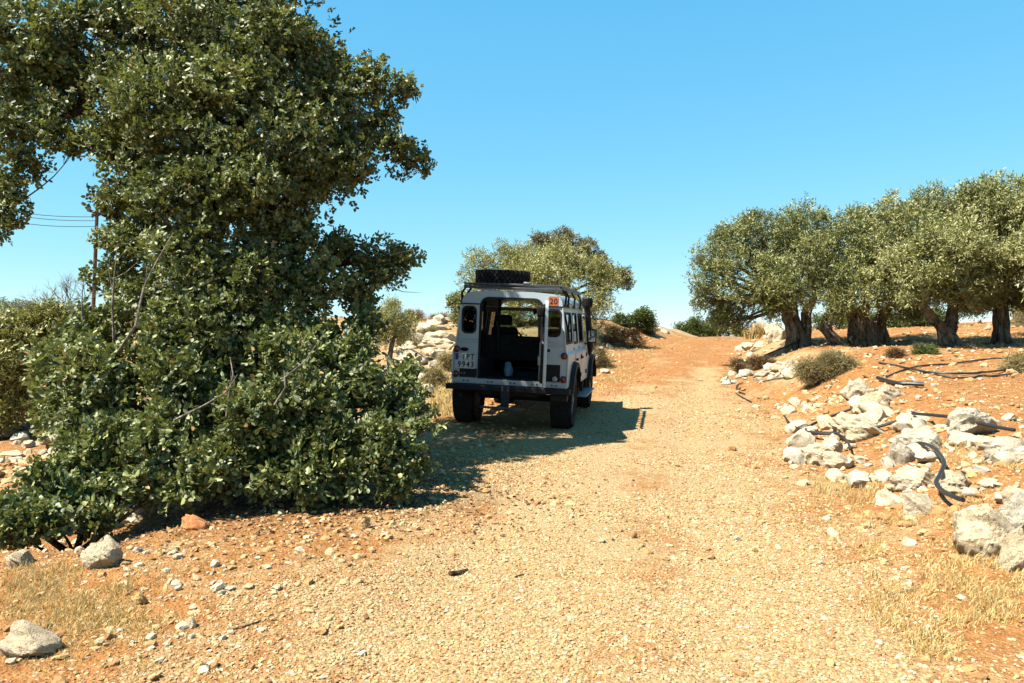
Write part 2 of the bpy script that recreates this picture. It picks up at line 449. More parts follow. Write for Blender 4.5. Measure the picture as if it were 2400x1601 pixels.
# ------------------------------------------------------------------ gravel: stone instances on scattered points
def gravel_group():
    ng = bpy.data.node_groups.new('gravel_stones', 'GeometryNodeTree')
    ng.interface.new_socket('Geometry', in_out='INPUT', socket_type='NodeSocketGeometry')
    ng.interface.new_socket('Geometry', in_out='OUTPUT', socket_type='NodeSocketGeometry')
    n = ng.nodes; l = ng.links
    gi, go = n.new('NodeGroupInput'), n.new('NodeGroupOutput')
    join = n.new('GeometryNodeJoinGeometry')
    for k in range(7):
        ico = n.new('GeometryNodeMeshIcoSphere'); ico.inputs['Radius'].default_value = 1.0; ico.inputs['Subdivisions'].default_value = 2
        sp = n.new('GeometryNodeSetPosition'); ps = n.new('GeometryNodeInputPosition')
        nz = n.new('ShaderNodeTexNoise'); nz.inputs['Scale'].default_value = .9; nz.inputs['Detail'].default_value = 1.5
        ad = n.new('ShaderNodeVectorMath'); ad.operation = 'ADD'; ad.inputs[1].default_value = (k*7.3, k*3.1, k*1.7)
        sb = n.new('ShaderNodeVectorMath'); sb.operation = 'SUBTRACT'; sb.inputs[1].default_value = (.5, .5, .5)
        sc = n.new('ShaderNodeVectorMath'); sc.operation = 'SCALE'; sc.inputs['Scale'].default_value = 1.9
        l.new(ps.outputs[0], ad.inputs[0]); l.new(ad.outputs[0], nz.inputs['Vector'])
        l.new(nz.outputs['Color'], sb.inputs[0]); l.new(sb.outputs[0], sc.inputs[0])
        l.new(ico.outputs[0], sp.inputs['Geometry']); l.new(sc.outputs[0], sp.inputs['Offset'])
        sm = n.new('GeometryNodeSetMaterial'); sm.inputs['Material'].default_value = M_GRAVEL
        l.new(sp.outputs[0], sm.inputs[0])
        g2 = n.new('GeometryNodeGeometryToInstance'); l.new(sm.outputs[0], g2.inputs[0]); l.new(g2.outputs[0], join.inputs[0])
    ip = n.new('GeometryNodeInstanceOnPoints'); ip.inputs['Pick Instance'].default_value = True
    def attr(nm, ty):
        a = n.new('GeometryNodeInputNamedAttribute'); a.data_type = ty; a.inputs['Name'].default_value = nm; return a.outputs[0]
    l.new(gi.outputs[0], ip.inputs['Points']); l.new(join.outputs[0], ip.inputs['Instance'])
    l.new(attr('pick', 'INT'), ip.inputs['Instance Index'])
    er = n.new('FunctionNodeEulerToRotation'); l.new(attr('rot', 'FLOAT_VECTOR'), er.inputs[0]); l.new(er.outputs[0], ip.inputs['Rotation'])
    l.new(attr('size', 'FLOAT_VECTOR'), ip.inputs['Scale'])
    l.new(ip.outputs[0], go.inputs[0])
    return ng
def gravel_material():
    m, nt, b = new_mat('gravel_stone')
    oi = N(nt, 'ObjectInfo').outputs['Random']
    c = ramp(nt, oi, [(0, (.32, .16, .065)), (.3, (.52, .31, .13)), (.62, (.66, .46, .23)), (.88, (.78, .62, .38)), (1, (.86, .78, .62))])
    tc = N(nt, 'TexCoord').outputs['Object']
    gm = N(nt, 'Mix', data_type='RGBA', blend_type='MULTIPLY'); gm.inputs[0].default_value = 1.0; gm.inputs[7].default_value = (.51, .487, .45, 1)
    nt.links.new(mix(nt, math_(nt, 'MULTIPLY', noise(nt, tc, 2.5, 4), .5), c, (.45, .27, .12)), gm.inputs[6])
    nt.links.new(gm.outputs[2], b.inputs['Base Color'])
    b.inputs['Roughness'].default_value = .9; b.inputs['Specular IOR Level'].default_value = .2
    return m
M_GRAVEL = gravel_material()
def gravel(name, X, Y, r, label):
    Z = H(X, Y); n = len(X)
    me = bpy.data.meshes.new(name)
    flat = rng.uniform(.35, .8, n)
    me.vertices.add(n); me.vertices.foreach_set('co', np.stack([X, Y, Z + r*flat*.25], -1).astype(np.float32).ravel())
    a = me.attributes.new('pick', 'INT', 'POINT'); a.data.foreach_set('value', rng.integers(0, 7, n).astype(np.int32))
    a = me.attributes.new('rot', 'FLOAT_VECTOR', 'POINT')
    a.data.foreach_set('vector', np.stack([rng.normal(0, .3, n), rng.normal(0, .3, n), rng.uniform(0, 6.28, n)], -1).astype(np.float32).ravel())
    a = me.attributes.new('size', 'FLOAT_VECTOR', 'POINT')
    a.data.foreach_set('vector', (np.stack([rng.uniform(.8, 1.25, n), rng.uniform(.65, 1.0, n), flat], -1) * r[:, None]).astype(np.float32).ravel())
    me.materials.append(M_GRAVEL)
    o = link(bpy.data.objects.new(name, me))
    md = o.modifiers.new('stones', 'NODES'); md.node_group = GRAVEL_NG
    return tag(o, label, 'gravel', None, 'stuff')
GRAVEL_NG = gravel_group()
def sample(n, y0, y1, x0, x1, dens):
    X = rng.uniform(x0, x1, n); Y = rng.uniform(y0, y1, n)
    k = rng.uniform(0, 1, n) < dens(X, Y)
    return X[k], Y[k]
def dens_road(X, Y):
    s = road_s(X, Y); e = fbm(X, Y, 1.2, 3, 40)*.9
    i = np.minimum(np.interp(Y, HWR_Y, HWR_X) - s, s + np.interp(Y, HWL_Y, HWL_X)) + e
    patch = -.05 + 2.4*(fbm(X, Y, .9, 3, 80) + .16) + 1.0*fbm(X, Y, .35, 2, 81) + .55*(np.exp(-((s+.55+fbm(X, Y, .3, 2, 61)*.6)/.6)**2) + np.exp(-((s-.95+fbm(X, Y, .3, 2, 62)*.6)/.45)**2))
    vis = (np.abs(X) < .70*Y + .4)
    return np.clip(sstep(-.7, .5, i)*patch + .16, .06, 1) * vis * (1 - .75*sstep(15, 20, Y))
xs, ys, rs = [], [], []
for n, y0, y1, x0, x1, r0, r1 in ((130000, 3.0, 6.0, -4.2, 4.2, .003, .0125), (105000, 6.0, 10, -6, 6.5, .0045, .016), (45000, 10, 17, -5, 10, .007, .021), (16000, 17, 34, -2, 16, .012, .035)):
    x, y = sample(n, y0, y1, x0, x1, dens_road); xs.append(x); ys.append(y)
    rs.append(r0 + (r1-r0)*rng.uniform(0, 1, len(x))**3.4)
gravel('road_gravel', np.concatenate(xs), np.concatenate(ys), np.concatenate(rs), 'loose pale gravel strewn over the dirt track')
xs, ys, rs = [], [], []
for n, y0, y1, x0, x1, r0, r1 in ((2600, 3.0, 6.5, -4, 4.4, .012, .035), (2600, 6.5, 12, -7, 8, .015, .045), (5200, 12, 30, -6, 22, .02, .07)):
    x, y = sample(n, y0, y1, x0, x1, lambda X, Y: np.clip(.25 + .8*((road_s(X, Y) < -1.4) & (Y > 13)) + 1.6*fbm(X, Y, .7, 2, 90) + .5*(road_s(X, Y) < -1.2) + .45*(road_s(X, Y) > 1.9), 0, 1) * (np.abs(X) < .72*Y+.5) * (1-.85*((np.abs(road_s(X, Y)) < 1.5) & (Y > 9))))
    xs.append(x); ys.append(y); rs.append(r0 + (r1-r0)*rng.uniform(0, 1, len(x))**2.2)
x, y = sample(5200, 5, 14, 2.4, 8.5, lambda X, Y: np.exp(-((road_s(X, Y)-3.2)/.9)**2) * np.clip(.4+1.5*fbm(X, Y, 1.2, 2, 33), 0, 1))
xs.append(x); ys.append(y); rs.append(.012 + .05*rng.uniform(0, 1, len(x))**2.5)
x, y = sample(2600, 3.4, 9.5, -5.5, -.9, lambda X, Y: np.clip(.35+1.6*fbm(X, Y, 1.0, 2, 34), 0, 1))
xs.append(x); ys.append(y); rs.append(.008 + .028*rng.uniform(0, 1, len(x))**2.4)
x, y = sample(2500, 7.2, 11, -7.5, -4.3, lambda X, Y: X*0+1.0)
xs.append(x); ys.append(y); rs.append(.02 + .07*rng.uniform(0, 1, len(x))**2)
gravel('stone_chips', np.concatenate(xs), np.concatenate(ys), np.concatenate(rs), 'scattered angular stone chips over the verges and orange earth')

# ------------------------------------------------------------------ rocks
def rock_mesh(seed, sub=3, cuts=9, name='rock'):
    r = random.Random(seed)
    bm = bmesh.new(); bmesh.ops.create_icosphere(bm, subdivisions=sub, radius=1.0)
    co = np.array([v.co[:] for v in bm.verts])
    for _ in range(cuts):
        nrm = np.array([r.gauss(0, 1), r.gauss(0, 1), r.gauss(0, .9)]); nrm /= np.linalg.norm(nrm)
        d = r.uniform(.55, .86); t = co @ nrm - d
        co = co - np.clip(t, 0, None)[:, None] * nrm * .93
    o = r.uniform(0, 99)
    for sc, amp in ((1.6, .20), (4.0, .11), (9.0, .05), (19.0, .02)):
        n1 = vnoise(co[:, 0]*sc + o + co[:, 2]*sc*.7, co[:, 1]*sc - o + co[:, 2]*sc*.9, seed % 1000) - .5
        co = co * (1 + n1 * amp * 2)[:, None]
    for v, c in zip(bm.verts, co): v.co = c
    me = bpy.data.meshes.new(name); bm.to_mesh(me); bm.free()
    me.polygons.foreach_set('use_smooth', np.ones(len(me.polygons), dtype=bool)); me.set_sharp_from_angle(angle=R(28))
    return me
ROCK_SETS = {}
def rock_variants(mat, sub):
    k = (mat.name, sub)
    if k not in ROCK_SETS:
        ROCK_SETS[k] = []
        for i in range(9):
            me = rock_mesh(100 + i*13 + sub, sub); me.materials.append(mat); ROCK_SETS[k].append(me)
    return ROCK_SETS[k]
def put_rock(name, me, g, size, rot, label, cat, group=None, sink=.25):
    o = bpy.data.objects.new(name, me)
    o.location = (g.x, g.y, g.z + size[2]*(1-2*sink)*.5)
    o.scale = tuple(s*.5*1.18 for s in size); o.rotation_euler = rot
    return tag(link(o), label, cat, group)
def big_rock(px, py, wpx, hpx, mat, label, seed, tilt=0.0, name='limestone_rock', sink=.30):
    """rock whose foot is seen at (px, py) and which looks wpx by hpx photograph pixels"""
    g = G(px, py); m = g.y / FPX
    me = rock_mesh(seed, 5, 9); me.materials.append(mat)
    return put_rock(name, me, g, (wpx*m, wpx*m*.8, hpx*m*1.15), (tilt*.5, tilt, random.uniform(-.5, .5)), label, 'rock', None, sink)
BIG = [
 (72, 1530, 112, 84, M_ROCK, 'pale cracked limestone boulder in dry grass at the bottom left corner', 46),
 (248, 1322, 84, 66, M_ROCK, 'upright cream boulder with split face on the left mound', 2),
 (318, 1222, 108, 56, M_ROCK, 'long white pitted rock lying against the foot of the carob shrub', 3),
 (45, 1322, 62, 42, M_ROCK, 'low rounded pale rock on the mound edge at the far left', 4),
 (2330, 1285, 138, 112, M_ROCK, 'large rounded pale boulder beside the snaking hose end on the right', 5),
 (2392, 1330, 90, 100, M_ROCK, 'brownish boulder cut by the right picture edge below the large boulder', 6),
 (2385, 1245, 90, 110, M_ROCK_GREY, 'grey leaning slab behind the large boulder at the right edge', 7),
 (1918, 1085, 92, 66, M_ROCK, 'cream boulder at the road side end of the hose loop', 8),
 (2045, 970, 66, 62, M_ROCK, 'white rock standing on the dark hose at the top of the rubble', 9),
 (2260, 1015, 96, 66, M_ROCK_GREY, 'blocky grey boulder with flat top at the back of the rubble heap', 10),
 (2010, 1020, 118, 56, M_ROCK, 'wide flat cream slab inside the hose loop', 11),
 (2160, 1055, 88, 62, M_ROCK_GREY, 'grey rounded boulder in the middle of the rubble heap', 12),
 (2150, 1140, 92, 58, M_ROCK, 'white boulder left of the snaking hose', 13),
 (2240, 1150, 72, 46, M_ROCK, 'white pitted boulder right of the snaking hose', 14),
 (2148, 1205, 74, 58, M_ROCK, 'cream knobbly rock in dry grass below the hose bend', 15),
 (2000, 935, 60, 52, M_ROCK, 'rounded white rock beside the thick pipe end', 16),
 (2075, 935, 68, 42, M_ROCK, 'oval cream rock under the thick pipe', 17),
 (1855, 872, 50, 38, M_ROCK, 'single white rock beside the grey green shrub', 18),
 (1820, 800, 52, 52, M_ROCK, 'pale pointed boulder leaning against the leftmost olive trunk', 19),
 (2110, 1085, 58, 70, M_ROCK_GREY, 'tall grey rock at the end of the hose loop', 20),
 (1025, 815, 100, 40, M_ROCK, 'broad white rock ledge left of the parked vehicle', 21),
 (965, 850, 90, 36, M_ROCK, 'low white ledge between the young olive and the vehicle', 22),
 (2370, 1080, 120, 56, M_ROCK_GREY, 'long sloping grey slab at the right edge of the rubble heap', 23),
 (2390, 1185, 70, 46, M_ROCK, 'small white boulder at the right edge above the large boulder', 24),
 (1960, 1100, 58, 42, M_ROCK, 'round pale rock in front of the cream boulder by the hose', 25),
]
for px, py, w, h, mt, lab, sd in BIG: big_rock(px, py, w, h, mt, lab, 500+sd)
red = big_rock(455, 1240, 64, 30, M_ROCK_RED, 'flat rust red stone slab on the earth before the carob shrub', 541, .25, 'red_stone')
big_rock(385, 1188, 28, 34, M_ROCK_TAN, 'small upright brown stone behind the long white pitted rock', 542, .1, 'brown_stone')
big_rock(852, 1238, 27, 32, M_ROCK_TAN, 'small upright tan stone at the shrub shade edge beside the track', 543, 0, 'tan_stone')
big_rock(326, 1415, 30, 30, M_ROCK_TAN, 'small leaning brown stone among white chips on the left mound', 544, .2, 'brown_stone')
big_rock(442, 1470, 32, 24, M_CHIP, 'bright white fist sized stone on the left mound', 545, 0, 'white_stone')

def inpoly(px, py, poly):
    c = False; j = len(poly)-1
    for i in range(len(poly)):
        (xi, yi), (xj, yj) = poly[i], poly[j]
        if (yi > py) != (yj > py) and px < (xj-xi)*(py-yi)/(yj-yi)+xi: c = not c
        j = i
    return c
ANCHORS = [(G(px, py), ph) for px, py, ph in [
 (72,1530,'the pale corner boulder'), (248,1322,'the upright split boulder'), (318,1222,'the long pitted rock'), (45,1322,'the low rounded edge rock'), (455,1240,'the rust red slab'),
 (326,1415,'the leaning brown stone'), (442,1470,'the bright white stone'), (852,1238,'the upright tan stone'), (540,1470,'the thin dark twig'),
 (2330,1285,'the large rounded boulder'), (2392,1330,'the brownish edge boulder'), (1918,1085,'the cream roadside boulder'), (2045,970,'the white rock on the hose'), (2260,1015,'the flat topped grey boulder'),
 (2010,1020,'the wide cream slab'), (2160,1055,'the grey middle boulder'), (2150,1140,'the white boulder by the snaking hose'), (2240,1150,'the pitted boulder by the snaking hose'), (2148,1205,'the knobbly cream rock'),
 (2000,935,'the round rock by the pipe end'), (2075,935,'the oval rock under the pipe'), (1855,872,'the lone rock by the grey shrub'), (1820,800,'the pointed boulder by the olive'), (2110,1085,'the tall grey hose rock'),
 (1025,815,'the broad white ledge'), (965,850,'the low white ledge'), (2370,1080,'the long sloping slab'), (2390,1185,'the small boulder at the right edge'), (1720,905,'the hooked hose'), (1800,890,'the short straight hose'),
 (1450,812,'the brown thorny bank shrub'), (1420,862,'the low shrub by the front wheel'), (1500,778,'the dark green bank bush'), (2240,812,'the leaning olive trunk'), (2350,804,'the straight olive trunk'),
 (2170,828,'the small bright green bush'), (2100,840,'the tiny dark shrub'), (2150,915,'the thick pipe'), (2380,870,'the grey shrub at the right edge'), (1870,815,'the leftmost olive trunk'), (20,1000,'the pale olive at the left edge'),
 (60,1150,'the sparse sprouts'), (2100,1370,'the pale dry stick'), (1980,1310,'the straight straw stick'), (2200,1590,'the bottom right twig'), (910,850,'the young olive trunk'), (1055,860,'the shrub beside the vehicle')]]
SEEN = {}
def telling(g, size, mat, noun, shape=''):
    a, ph = min(ANCHORS, key=lambda q: ((q[0].x-g.x)**2 + (q[0].y-g.y)**2))
    dx, dy = g.x - a.x*g.y/a.y, (g.y - a.y)*.6
    side = ('right of' if dx > 0 else 'left of') if abs(dx) > abs(dy) else ('behind' if dy > 0 else 'in front of')
    r_ = size/g.y*FPX
    word = 'tiny' if r_ < 9 else 'small' if r_ < 16 else 'medium sized' if r_ < 28 else 'big' if r_ < 42 else 'very big'
    return '%s %s %s %s %s %s' % (word, shape, 'greyish' if 'grey' in mat.name else 'pale', noun, side, ph)
def scatter(n, poly, s0, s1, label, group, mats, name='limestone_rock', cat='rock', sub=3, pw=2.0, sink=.34):
    xs_ = [p[0] for p in poly]; ys_ = [p[1] for p in poly]; k = 0
    while k < n:
        px, py = random.uniform(min(xs_), max(xs_)), random.uniform(min(ys_), max(ys_))
        if not inpoly(px, py, poly): continue
        k += 1
        g = G(px, py); m = g.y / FPX; s = (s0 + (s1-s0)*random.random()**pw) * m
        mat = random.choice(mats)
        if s < .09: mat = M_CHIP_GREY if mat is M_GREY_S else M_CHIP
        me = random.choice(rock_variants(mat, sub))
        sx, sz = random.uniform(.9, 1.3), random.uniform(.5, .85)
        lab = telling(g, s, mat, cat, 'flat' if sz/sx < .53 else 'blocky' if sz/sx < .72 else 'tall')
        put_rock(name, me, g, (s*sx, s*random.uniform(.7, 1.0), s*sz),
                 (random.gauss(0, .25), random.gauss(0, .25), random.uniform(0, 6.28)), lab, cat, SEEN.setdefault(lab, group), sink)
MM = [M_ROCK_S, M_ROCK_S, M_ROCK_S, M_GREY_S]
scatter(122, [(1830,1040),(1960,930),(2060,890),(2130,960),(2400,985),(2400,1200),(2290,1180),(2100,1190),(1990,1130),(1850,1095)], 12, 62,
        'smaller pale limestone rock of the rubble heap around the hoses', 'rubble heap rocks right of the track', MM)
scatter(30, [(1695,880),(1800,850),(1870,860),(1880,885),(1760,905),(1700,915)], 12, 44, 'pale rock of the low line beside the thin hose at the right verge', 'rocks of the right verge line', MM)
scatter(20, [(1690,860),(1760,800),(1800,780),(1835,800),(1790,850),(1730,880)], 10, 34, 'pale rock on the bank below the leftmost olive trunk', 'bank rocks below the leftmost olive', MM)
scatter(12, [(1790,950),(1840,940),(1960,920),(1970,945),(1850,975)], 14, 38, 'cream rock between the track edge and the hose loop', 'rocks before the hose loop', MM)
scatter(66, [(890,860),(900,790),(960,770),(1060,735),(1085,800),(1065,900),(1000,960),(930,930)], 9, 44, 'white rock on the stony slope left of the vehicle', 'rocks of the slope left of the vehicle', MM)
scatter(36, [(1395,900),(1400,820),(1470,770),(1500,752),(1560,778),(1550,795),(1480,800),(1440,880)], 7, 24, 'small pale rock of the bank where the track bends past the vehicle', 'rocks of the left bank beyond the vehicle', MM)
scatter(34, [(0,1180),(0,960),(70,985),(130,1040),(110,1150),(50,1190)], 14, 46, 'pale rock in the heap behind the carob shrub at the left edge', 'rocks at the left edge', MM)
scatter(24, [(2260,760),(2300,722),(2400,715),(2400,785),(2330,790)], 10, 46, 'white ledge rock under the olives at the far right', 'ledge rocks under the far right olives', MM, sink=.35)
scatter(60, [(250,1290),(420,1270),(640,1300),(620,1480),(460,1590),(250,1500)], 7, 24, 'small angular chip stone on the left mound', 'chip stones on the left mound', MM, 'chip_stone', 'stone', 3, 1.6)
scatter(26, [(60,1290),(230,1210),(330,1200),(300,1250),(120,1330)], 9, 30, 'small pale stone along the mound crest before the shrub', 'mound crest stones', MM, 'mound_stone', 'stone', 3)
scatter(60, [(1960,790),(2380,800),(2400,960),(2150,960),(1980,870)], 5, 17, 'small pale stone on the brown earth under the olives', 'stones on the grove earth', MM, 'grove_stone', 'stone', 3)
scatter(40, [(1760,1250),(2000,1240),(2250,1350),(2300,1590),(2000,1590),(1850,1450)], 6, 20, 'small stone on the right verge among dry grass', 'stones of the right verge', MM, 'verge_stone', 'stone', 3)

# ------------------------------------------------------------------ dry grass
def blades(X, Y, hgt, spread, per, lean=.5, w=.004, Zoff=0.0):
    keep = rng.uniform(0, 1, len(X)) < .40
    X, Y, hgt, per, spread = X[keep], Y[keep], hgt[keep]*rng.uniform(.6, 1.25, int(keep.sum())), int(per*1.8), spread*.8
    n = len(X) * per
    bx = np.repeat(X, per) + rng.normal(0, spread, n); by = np.repeat(Y, per) + rng.normal(0, spread, n)
    bz = H(bx, by) - .01 + Zoff
    h = np.repeat(hgt, per) * rng.uniform(.45, 1.15, n)
    a = rng.uniform(0, 6.283, n); ln = rng.normal(0, lean, n)
    d = np.stack([np.cos(a)*ln, np.sin(a)*ln, np.ones(n)], -1); d /= np.linalg.norm(d, axis=1)[:, None]
    sd = np.stack([-np.sin(a + 1.2), np.cos(a + 1.2), np.zeros(n)], -1) * (w * rng.uniform(.6, 1.4, n))[:, None]
    p0 = np.stack([bx, by, bz], -1); p1 = p0 + d*(h*.6)[:, None]
    p2 = p0 + d*h[:, None] + np.stack([np.cos(a), np.sin(a), -.4*np.ones(n)], -1) * (h*.22*rng.uniform(0, 1.5, n))[:, None]
    V = np.stack([p0-sd, p0+sd, p1+sd*.8, p1-sd*.8, p2+sd*.15, p2-sd*.15], 1).reshape(-1, 3)
    k = np.arange(n)[:, None]*6
    F = np.concatenate([k + np.array([[0,1,2,3]]), k + np.array([[3,2,4,5]])], 0)
    return V, F, np.repeat(rng.uniform(0, 1, n), 6)
def grass(name, spots, label, mat=None):
    Vs, Fs, Ts = [], [], []; o = 0
    for args in spots:
        V, F, T = blades(*args); Vs.append(V); Fs.append(F+o); Ts.append(T); o += len(V)
    me = mesh_np(name, np.concatenate(Vs), np.concatenate(Fs), mat or M_STRAW, False, {'tint': np.concatenate(Ts)})
    return tag(link(bpy.data.objects.new(name, me)), label, 'grass', None, 'stuff')
def pxspots(n, poly, thr=-.1, sc=3.2, seed=5):
    xs_ = [p[0] for p in poly]; ys_ = [p[1] for p in poly]; X, Y = [], []
    t = 0
    while len(X) < n and t < n*12:
        t += 1
        px, py = random.uniform(min(xs_), max(xs_)), random.uniform(min(ys_), max(ys_))
        if not inpoly(px, py, poly): continue
        g = G(px, py)
        if fbm(np.array([g.x]), np.array([g.y]), sc, 2, seed)[0] > thr + random.uniform(-.1, .1): X.append(g.x); Y.append(g.y)
    return np.array(X), np.array(Y)
def gs(n, poly, h, per, spread=.04, lean=.9, thr=-.04, w=.0026):
    X, Y = pxspots(n, poly, thr)
    return (X, Y, np.full(len(X), h) * rng.uniform(.7, 1.3, len(X)), spread, per, lean, w)
grass('dry_grass', [
    gs(520, [(2010,1300),(2100,1210),(2330,1290),(2400,1350),(2400,1440),(2260,1480),(2200,1560),(2130,1540),(2050,1430)], .065, 22, .05, .95),
    gs(150, [(1890,1090),(1980,1080),(2060,1150),(2030,1190),(1930,1170)], .075, 24),
    gs(280, [(1990,1150),(2150,1130),(2290,1120),(2380,1130),(2300,1230),(2100,1260),(2000,1230)], .05, 16, .07, 1.1),
    gs(150, [(1830,1180),(2000,1160),(2080,1260),(2020,1330),(1880,1270)], .035, 12, .06, 1.0),
    gs(70, [(2080,1010),(2300,1040),(2400,1080),(2400,1120),(2250,1090)], .07, 20, .05),
    ], 'dry straw grass on the right verge between the rocks')
grass('dry_grass', [
    gs(560, [(0,1330),(180,1330),(330,1390),(360,1470),(200,1500),(130,1470),(0,1450)], .05, 20, .06, 1.1),
    gs(420, [(0,1480),(250,1480),(420,1430),(430,1560),(250,1600),(0,1600)], .03, 16, .05, 1.1),
    gs(110, [(250,1260),(430,1250),(520,1330),(420,1400),(250,1360)], .035, 14, .05, 1.0),
    gs(26, [(130,1300),(460,1290),(420,1400),(200,1420)], .16, 4, .02, .25, -.5, .002),
    ], 'dry straw grass on the near left mound')
grass('dry_grass', [
    gs(300, [(1400,830),(1480,800),(1560,810),(1500,850),(1480,880),(1400,925)], .07, 14, .12, .7, -.3, .006),
    gs(160, [(1720,830),(1800,790),(1820,800),(1780,850),(1700,930),(1680,900)], .07, 14, .12, .8, -.3, .006),
    gs(90, [(1690,960),(1800,930),(1830,1000),(1790,1060)], .05, 14, .10, .8, -.2, .005),
    gs(90, [(1010,960),(1050,870),(1066,930),(1050,980)], .18, 24, .08, .35, -.6, .006),
    gs(140, [(2080,770),(2240,765),(2400,790),(2400,830),(2080,800)], .06, 12, .15, .8, -.2, .007),
    ], 'dry straw grass of the verges farther up the track')
# ------------------------------------------------------------------ foliage
def unit(a): return a / np.maximum(np.linalg.norm(a, axis=-1, keepdims=True), 1e-9)
def sprigs(cl, n, shell=.55, up=.35, out=.8, rnd=.6, shoot=.10):
    """points and growth directions spread through a crown made of ellipsoid clumps (cx,cy,cz,rx,ry,rz)"""
    cl = np.asarray(cl, float)
    wt = (cl[:, 3]*cl[:, 5] + cl[:, 3]*cl[:, 4]); wt /= wt.sum()
    k = rng.choice(len(cl), n, p=wt)
    d = unit(rng.normal(0, 1, (n, 3)))
    rad = shell + (1-shell)*rng.uniform(0, 1, n)**.7
    rad *= 1 + .16*rng.normal(0, 1, n)*(rng.uniform(0, 1, n) < .5)
    far_ = rng.uniform(0, 1, n) < shoot
    rad = np.where(far_, rng.uniform(1.0, 1.45, n), rad)
    p = cl[k, :3] + d * rad[:, None] * cl[k, 3:6]
    g = unit(d*out + np.array([0, 0, up]) + rng.normal(0, rnd, (n, 3)))
    ct = rng.uniform(0, 1, len(cl))[k]
    return p, g, ct
def split(cl, k=9, f=.36, core=.42):
    out = []
    for c in cl:
        for _ in range(k):
            d = Vector((random.gauss(0, 1), random.gauss(0, 1), random.gauss(0, 1))).normalized()
            q = random.uniform(.5, .78); r = f*random.uniform(.7, 1.3)
            out.append((c[0]+d.x*q*c[3], c[1]+d.y*q*c[4], c[2]+d.z*q*c[5], c[3]*r, c[4]*r, c[5]*r*.85))
        if core: out.append((c[0], c[1], c[2], c[3]*core, c[4]*core, c[5]*core))
    return np.array(out)
def leaf_frames(p, g, ct, nl, length, width, stem, splay=.9, jit=.35, face=None):
    """leaflets in pairs along every sprig -> base, axis, side, length, width, tint"""
    n = len(p)
    ref = unit(rng.normal(0, 1, (n, 3)))
    side = unit(np.cross(g, ref))
    B, A, Sd, T = [], [], [], []
    for j in range(nl):
        t = (j//2 + .5 + .3*rng.uniform(0, 1, n)) / ((nl+1)//2)
        sg = 1 if j % 2 else -1
        b = p + g*(t*stem)[:, None]
        ax = unit(g*(1-splay*.5) + side*sg*splay + rng.normal(0, jit, (n, 3)))
        s2 = unit(np.cross(ax, np.cross(g, side)*1.0 + rng.normal(0, .55, (n, 3))))
        B.append(b); A.append(ax); Sd.append(s2); T.append(np.where(rng.uniform(0, 1, n) < .014, 1.1, np.clip(ct*.33 + .60*rng.uniform(0, 1, n), 0, .93)))
    B, A, Sd, T = map(np.concatenate, (B, A, Sd, T))
    m = len(B)
    return B, A, Sd, length*rng.uniform(.5, 1.4, m), width*rng.uniform(.75, 1.2, m), T
def leaf_mesh(name, fr, mat, fold=.18, six=True):
    B, A, Sd, Ln, Wd, T = fr
    Nn = np.cross(A, Sd)
    L_, W_ = Ln[:, None], Wd[:, None]
    if six:
        f = Nn*W_*fold
        V = np.stack([B, B+A*L_*.33-Sd*W_*.46+f, B+A*L_*.72-Sd*W_*.42+f, B+A*L_, B+A*L_*.72+Sd*W_*.42+f, B+A*L_*.33+Sd*W_*.46+f], 1).reshape(-1, 3)
        k = np.arange(len(B))[:, None]*6
        F = np.concatenate([k+np.array([[0,3,2,1]]), k+np.array([[0,5,4,3]])], 0)
        return mesh_np(name, V, F, mat, False, {'tint': np.repeat(T, 6)})
    V = np.stack([B, B+A*L_*.5-Sd*W_*.5, B+A*L_, B+A*L_*.5+Sd*W_*.5], 1).reshape(-1, 3)
    k = np.arange(len(B))[:, None]*4
    return mesh_np(name, V, k+np.array([[0,3,2,1]]), mat, False, {'tint': np.repeat(T, 4)})
def bend(a, b, sag=0.0, n=6, wob=.08):
    a, b = Vector(a), Vector(b); L = (b-a).length; out = []
    o1 = Vector((random.gauss(0, wob), random.gauss(0, wob), random.gauss(0, wob)))*L
    for i in range(n+1):
        t = i/n; out.append(a.lerp(b, t) + o1*math.sin(math.pi*t) + Vector((0, 0, sag*L*math.sin(math.pi*t))))
    return out
def gnarl(mb, pts, rad, seg=20, amp=.22, lobes=5, seed=0):
    """knotty trunk: a tube whose rings are lobed and twisted"""
    pts = [Vector(p) for p in pts]; n = len(pts); V, F = [], []
    # resample
    m = 34; P2, R2 = [], []
    for i in range(m+1):
        t = i/m*(n-1); k = min(int(t), n-2); f = t-k
        P2.append(pts[k].lerp(pts[k+1], f)); R2.append(rad[k]*(1-f)+rad[k+1]*f)
    rr = random.Random(seed); ph = [rr.uniform(0, 6.28) for _ in range(6)]
    for i, p in enumerate(P2):
        t = i/m
        for k in range(seg):
            th = 2*math.pi*k/seg
            q = 1 + amp*(math.sin(lobes*th + ph[0] + 2.2*t*3)*.5 + math.sin((lobes-2)*th + ph[1] - 3*t)*.5 + .5*math.sin((lobes*2+1)*th + ph[2] + 7*t))
            q += amp*.55*(float(vnoise(np.array([th*2.2+seed]), np.array([t*9.0]), 5)[0])-.5)*2
            V.append(p + Vector((math.cos(th), math.sin(th), 0))*R2[i]*q)
    for i in range(m):
        for k in range(seg): F.append((i*seg+k, i*seg+(k+1)%seg, (i+1)*seg+(k+1)%seg, (i+1)*seg+k))
    F.append(tuple(m*seg+k for k in range(seg)))
    return mb.add(V, F)

def clump_px(rows, ry=1.0):
    out = []
    for x, y, r, d in rows:
        c = P(x*K, y*K, d); m = r*K/FPX*d
        out.append((c.x, c.y, c.z, m, m*ry, m))
    return np.array(out)

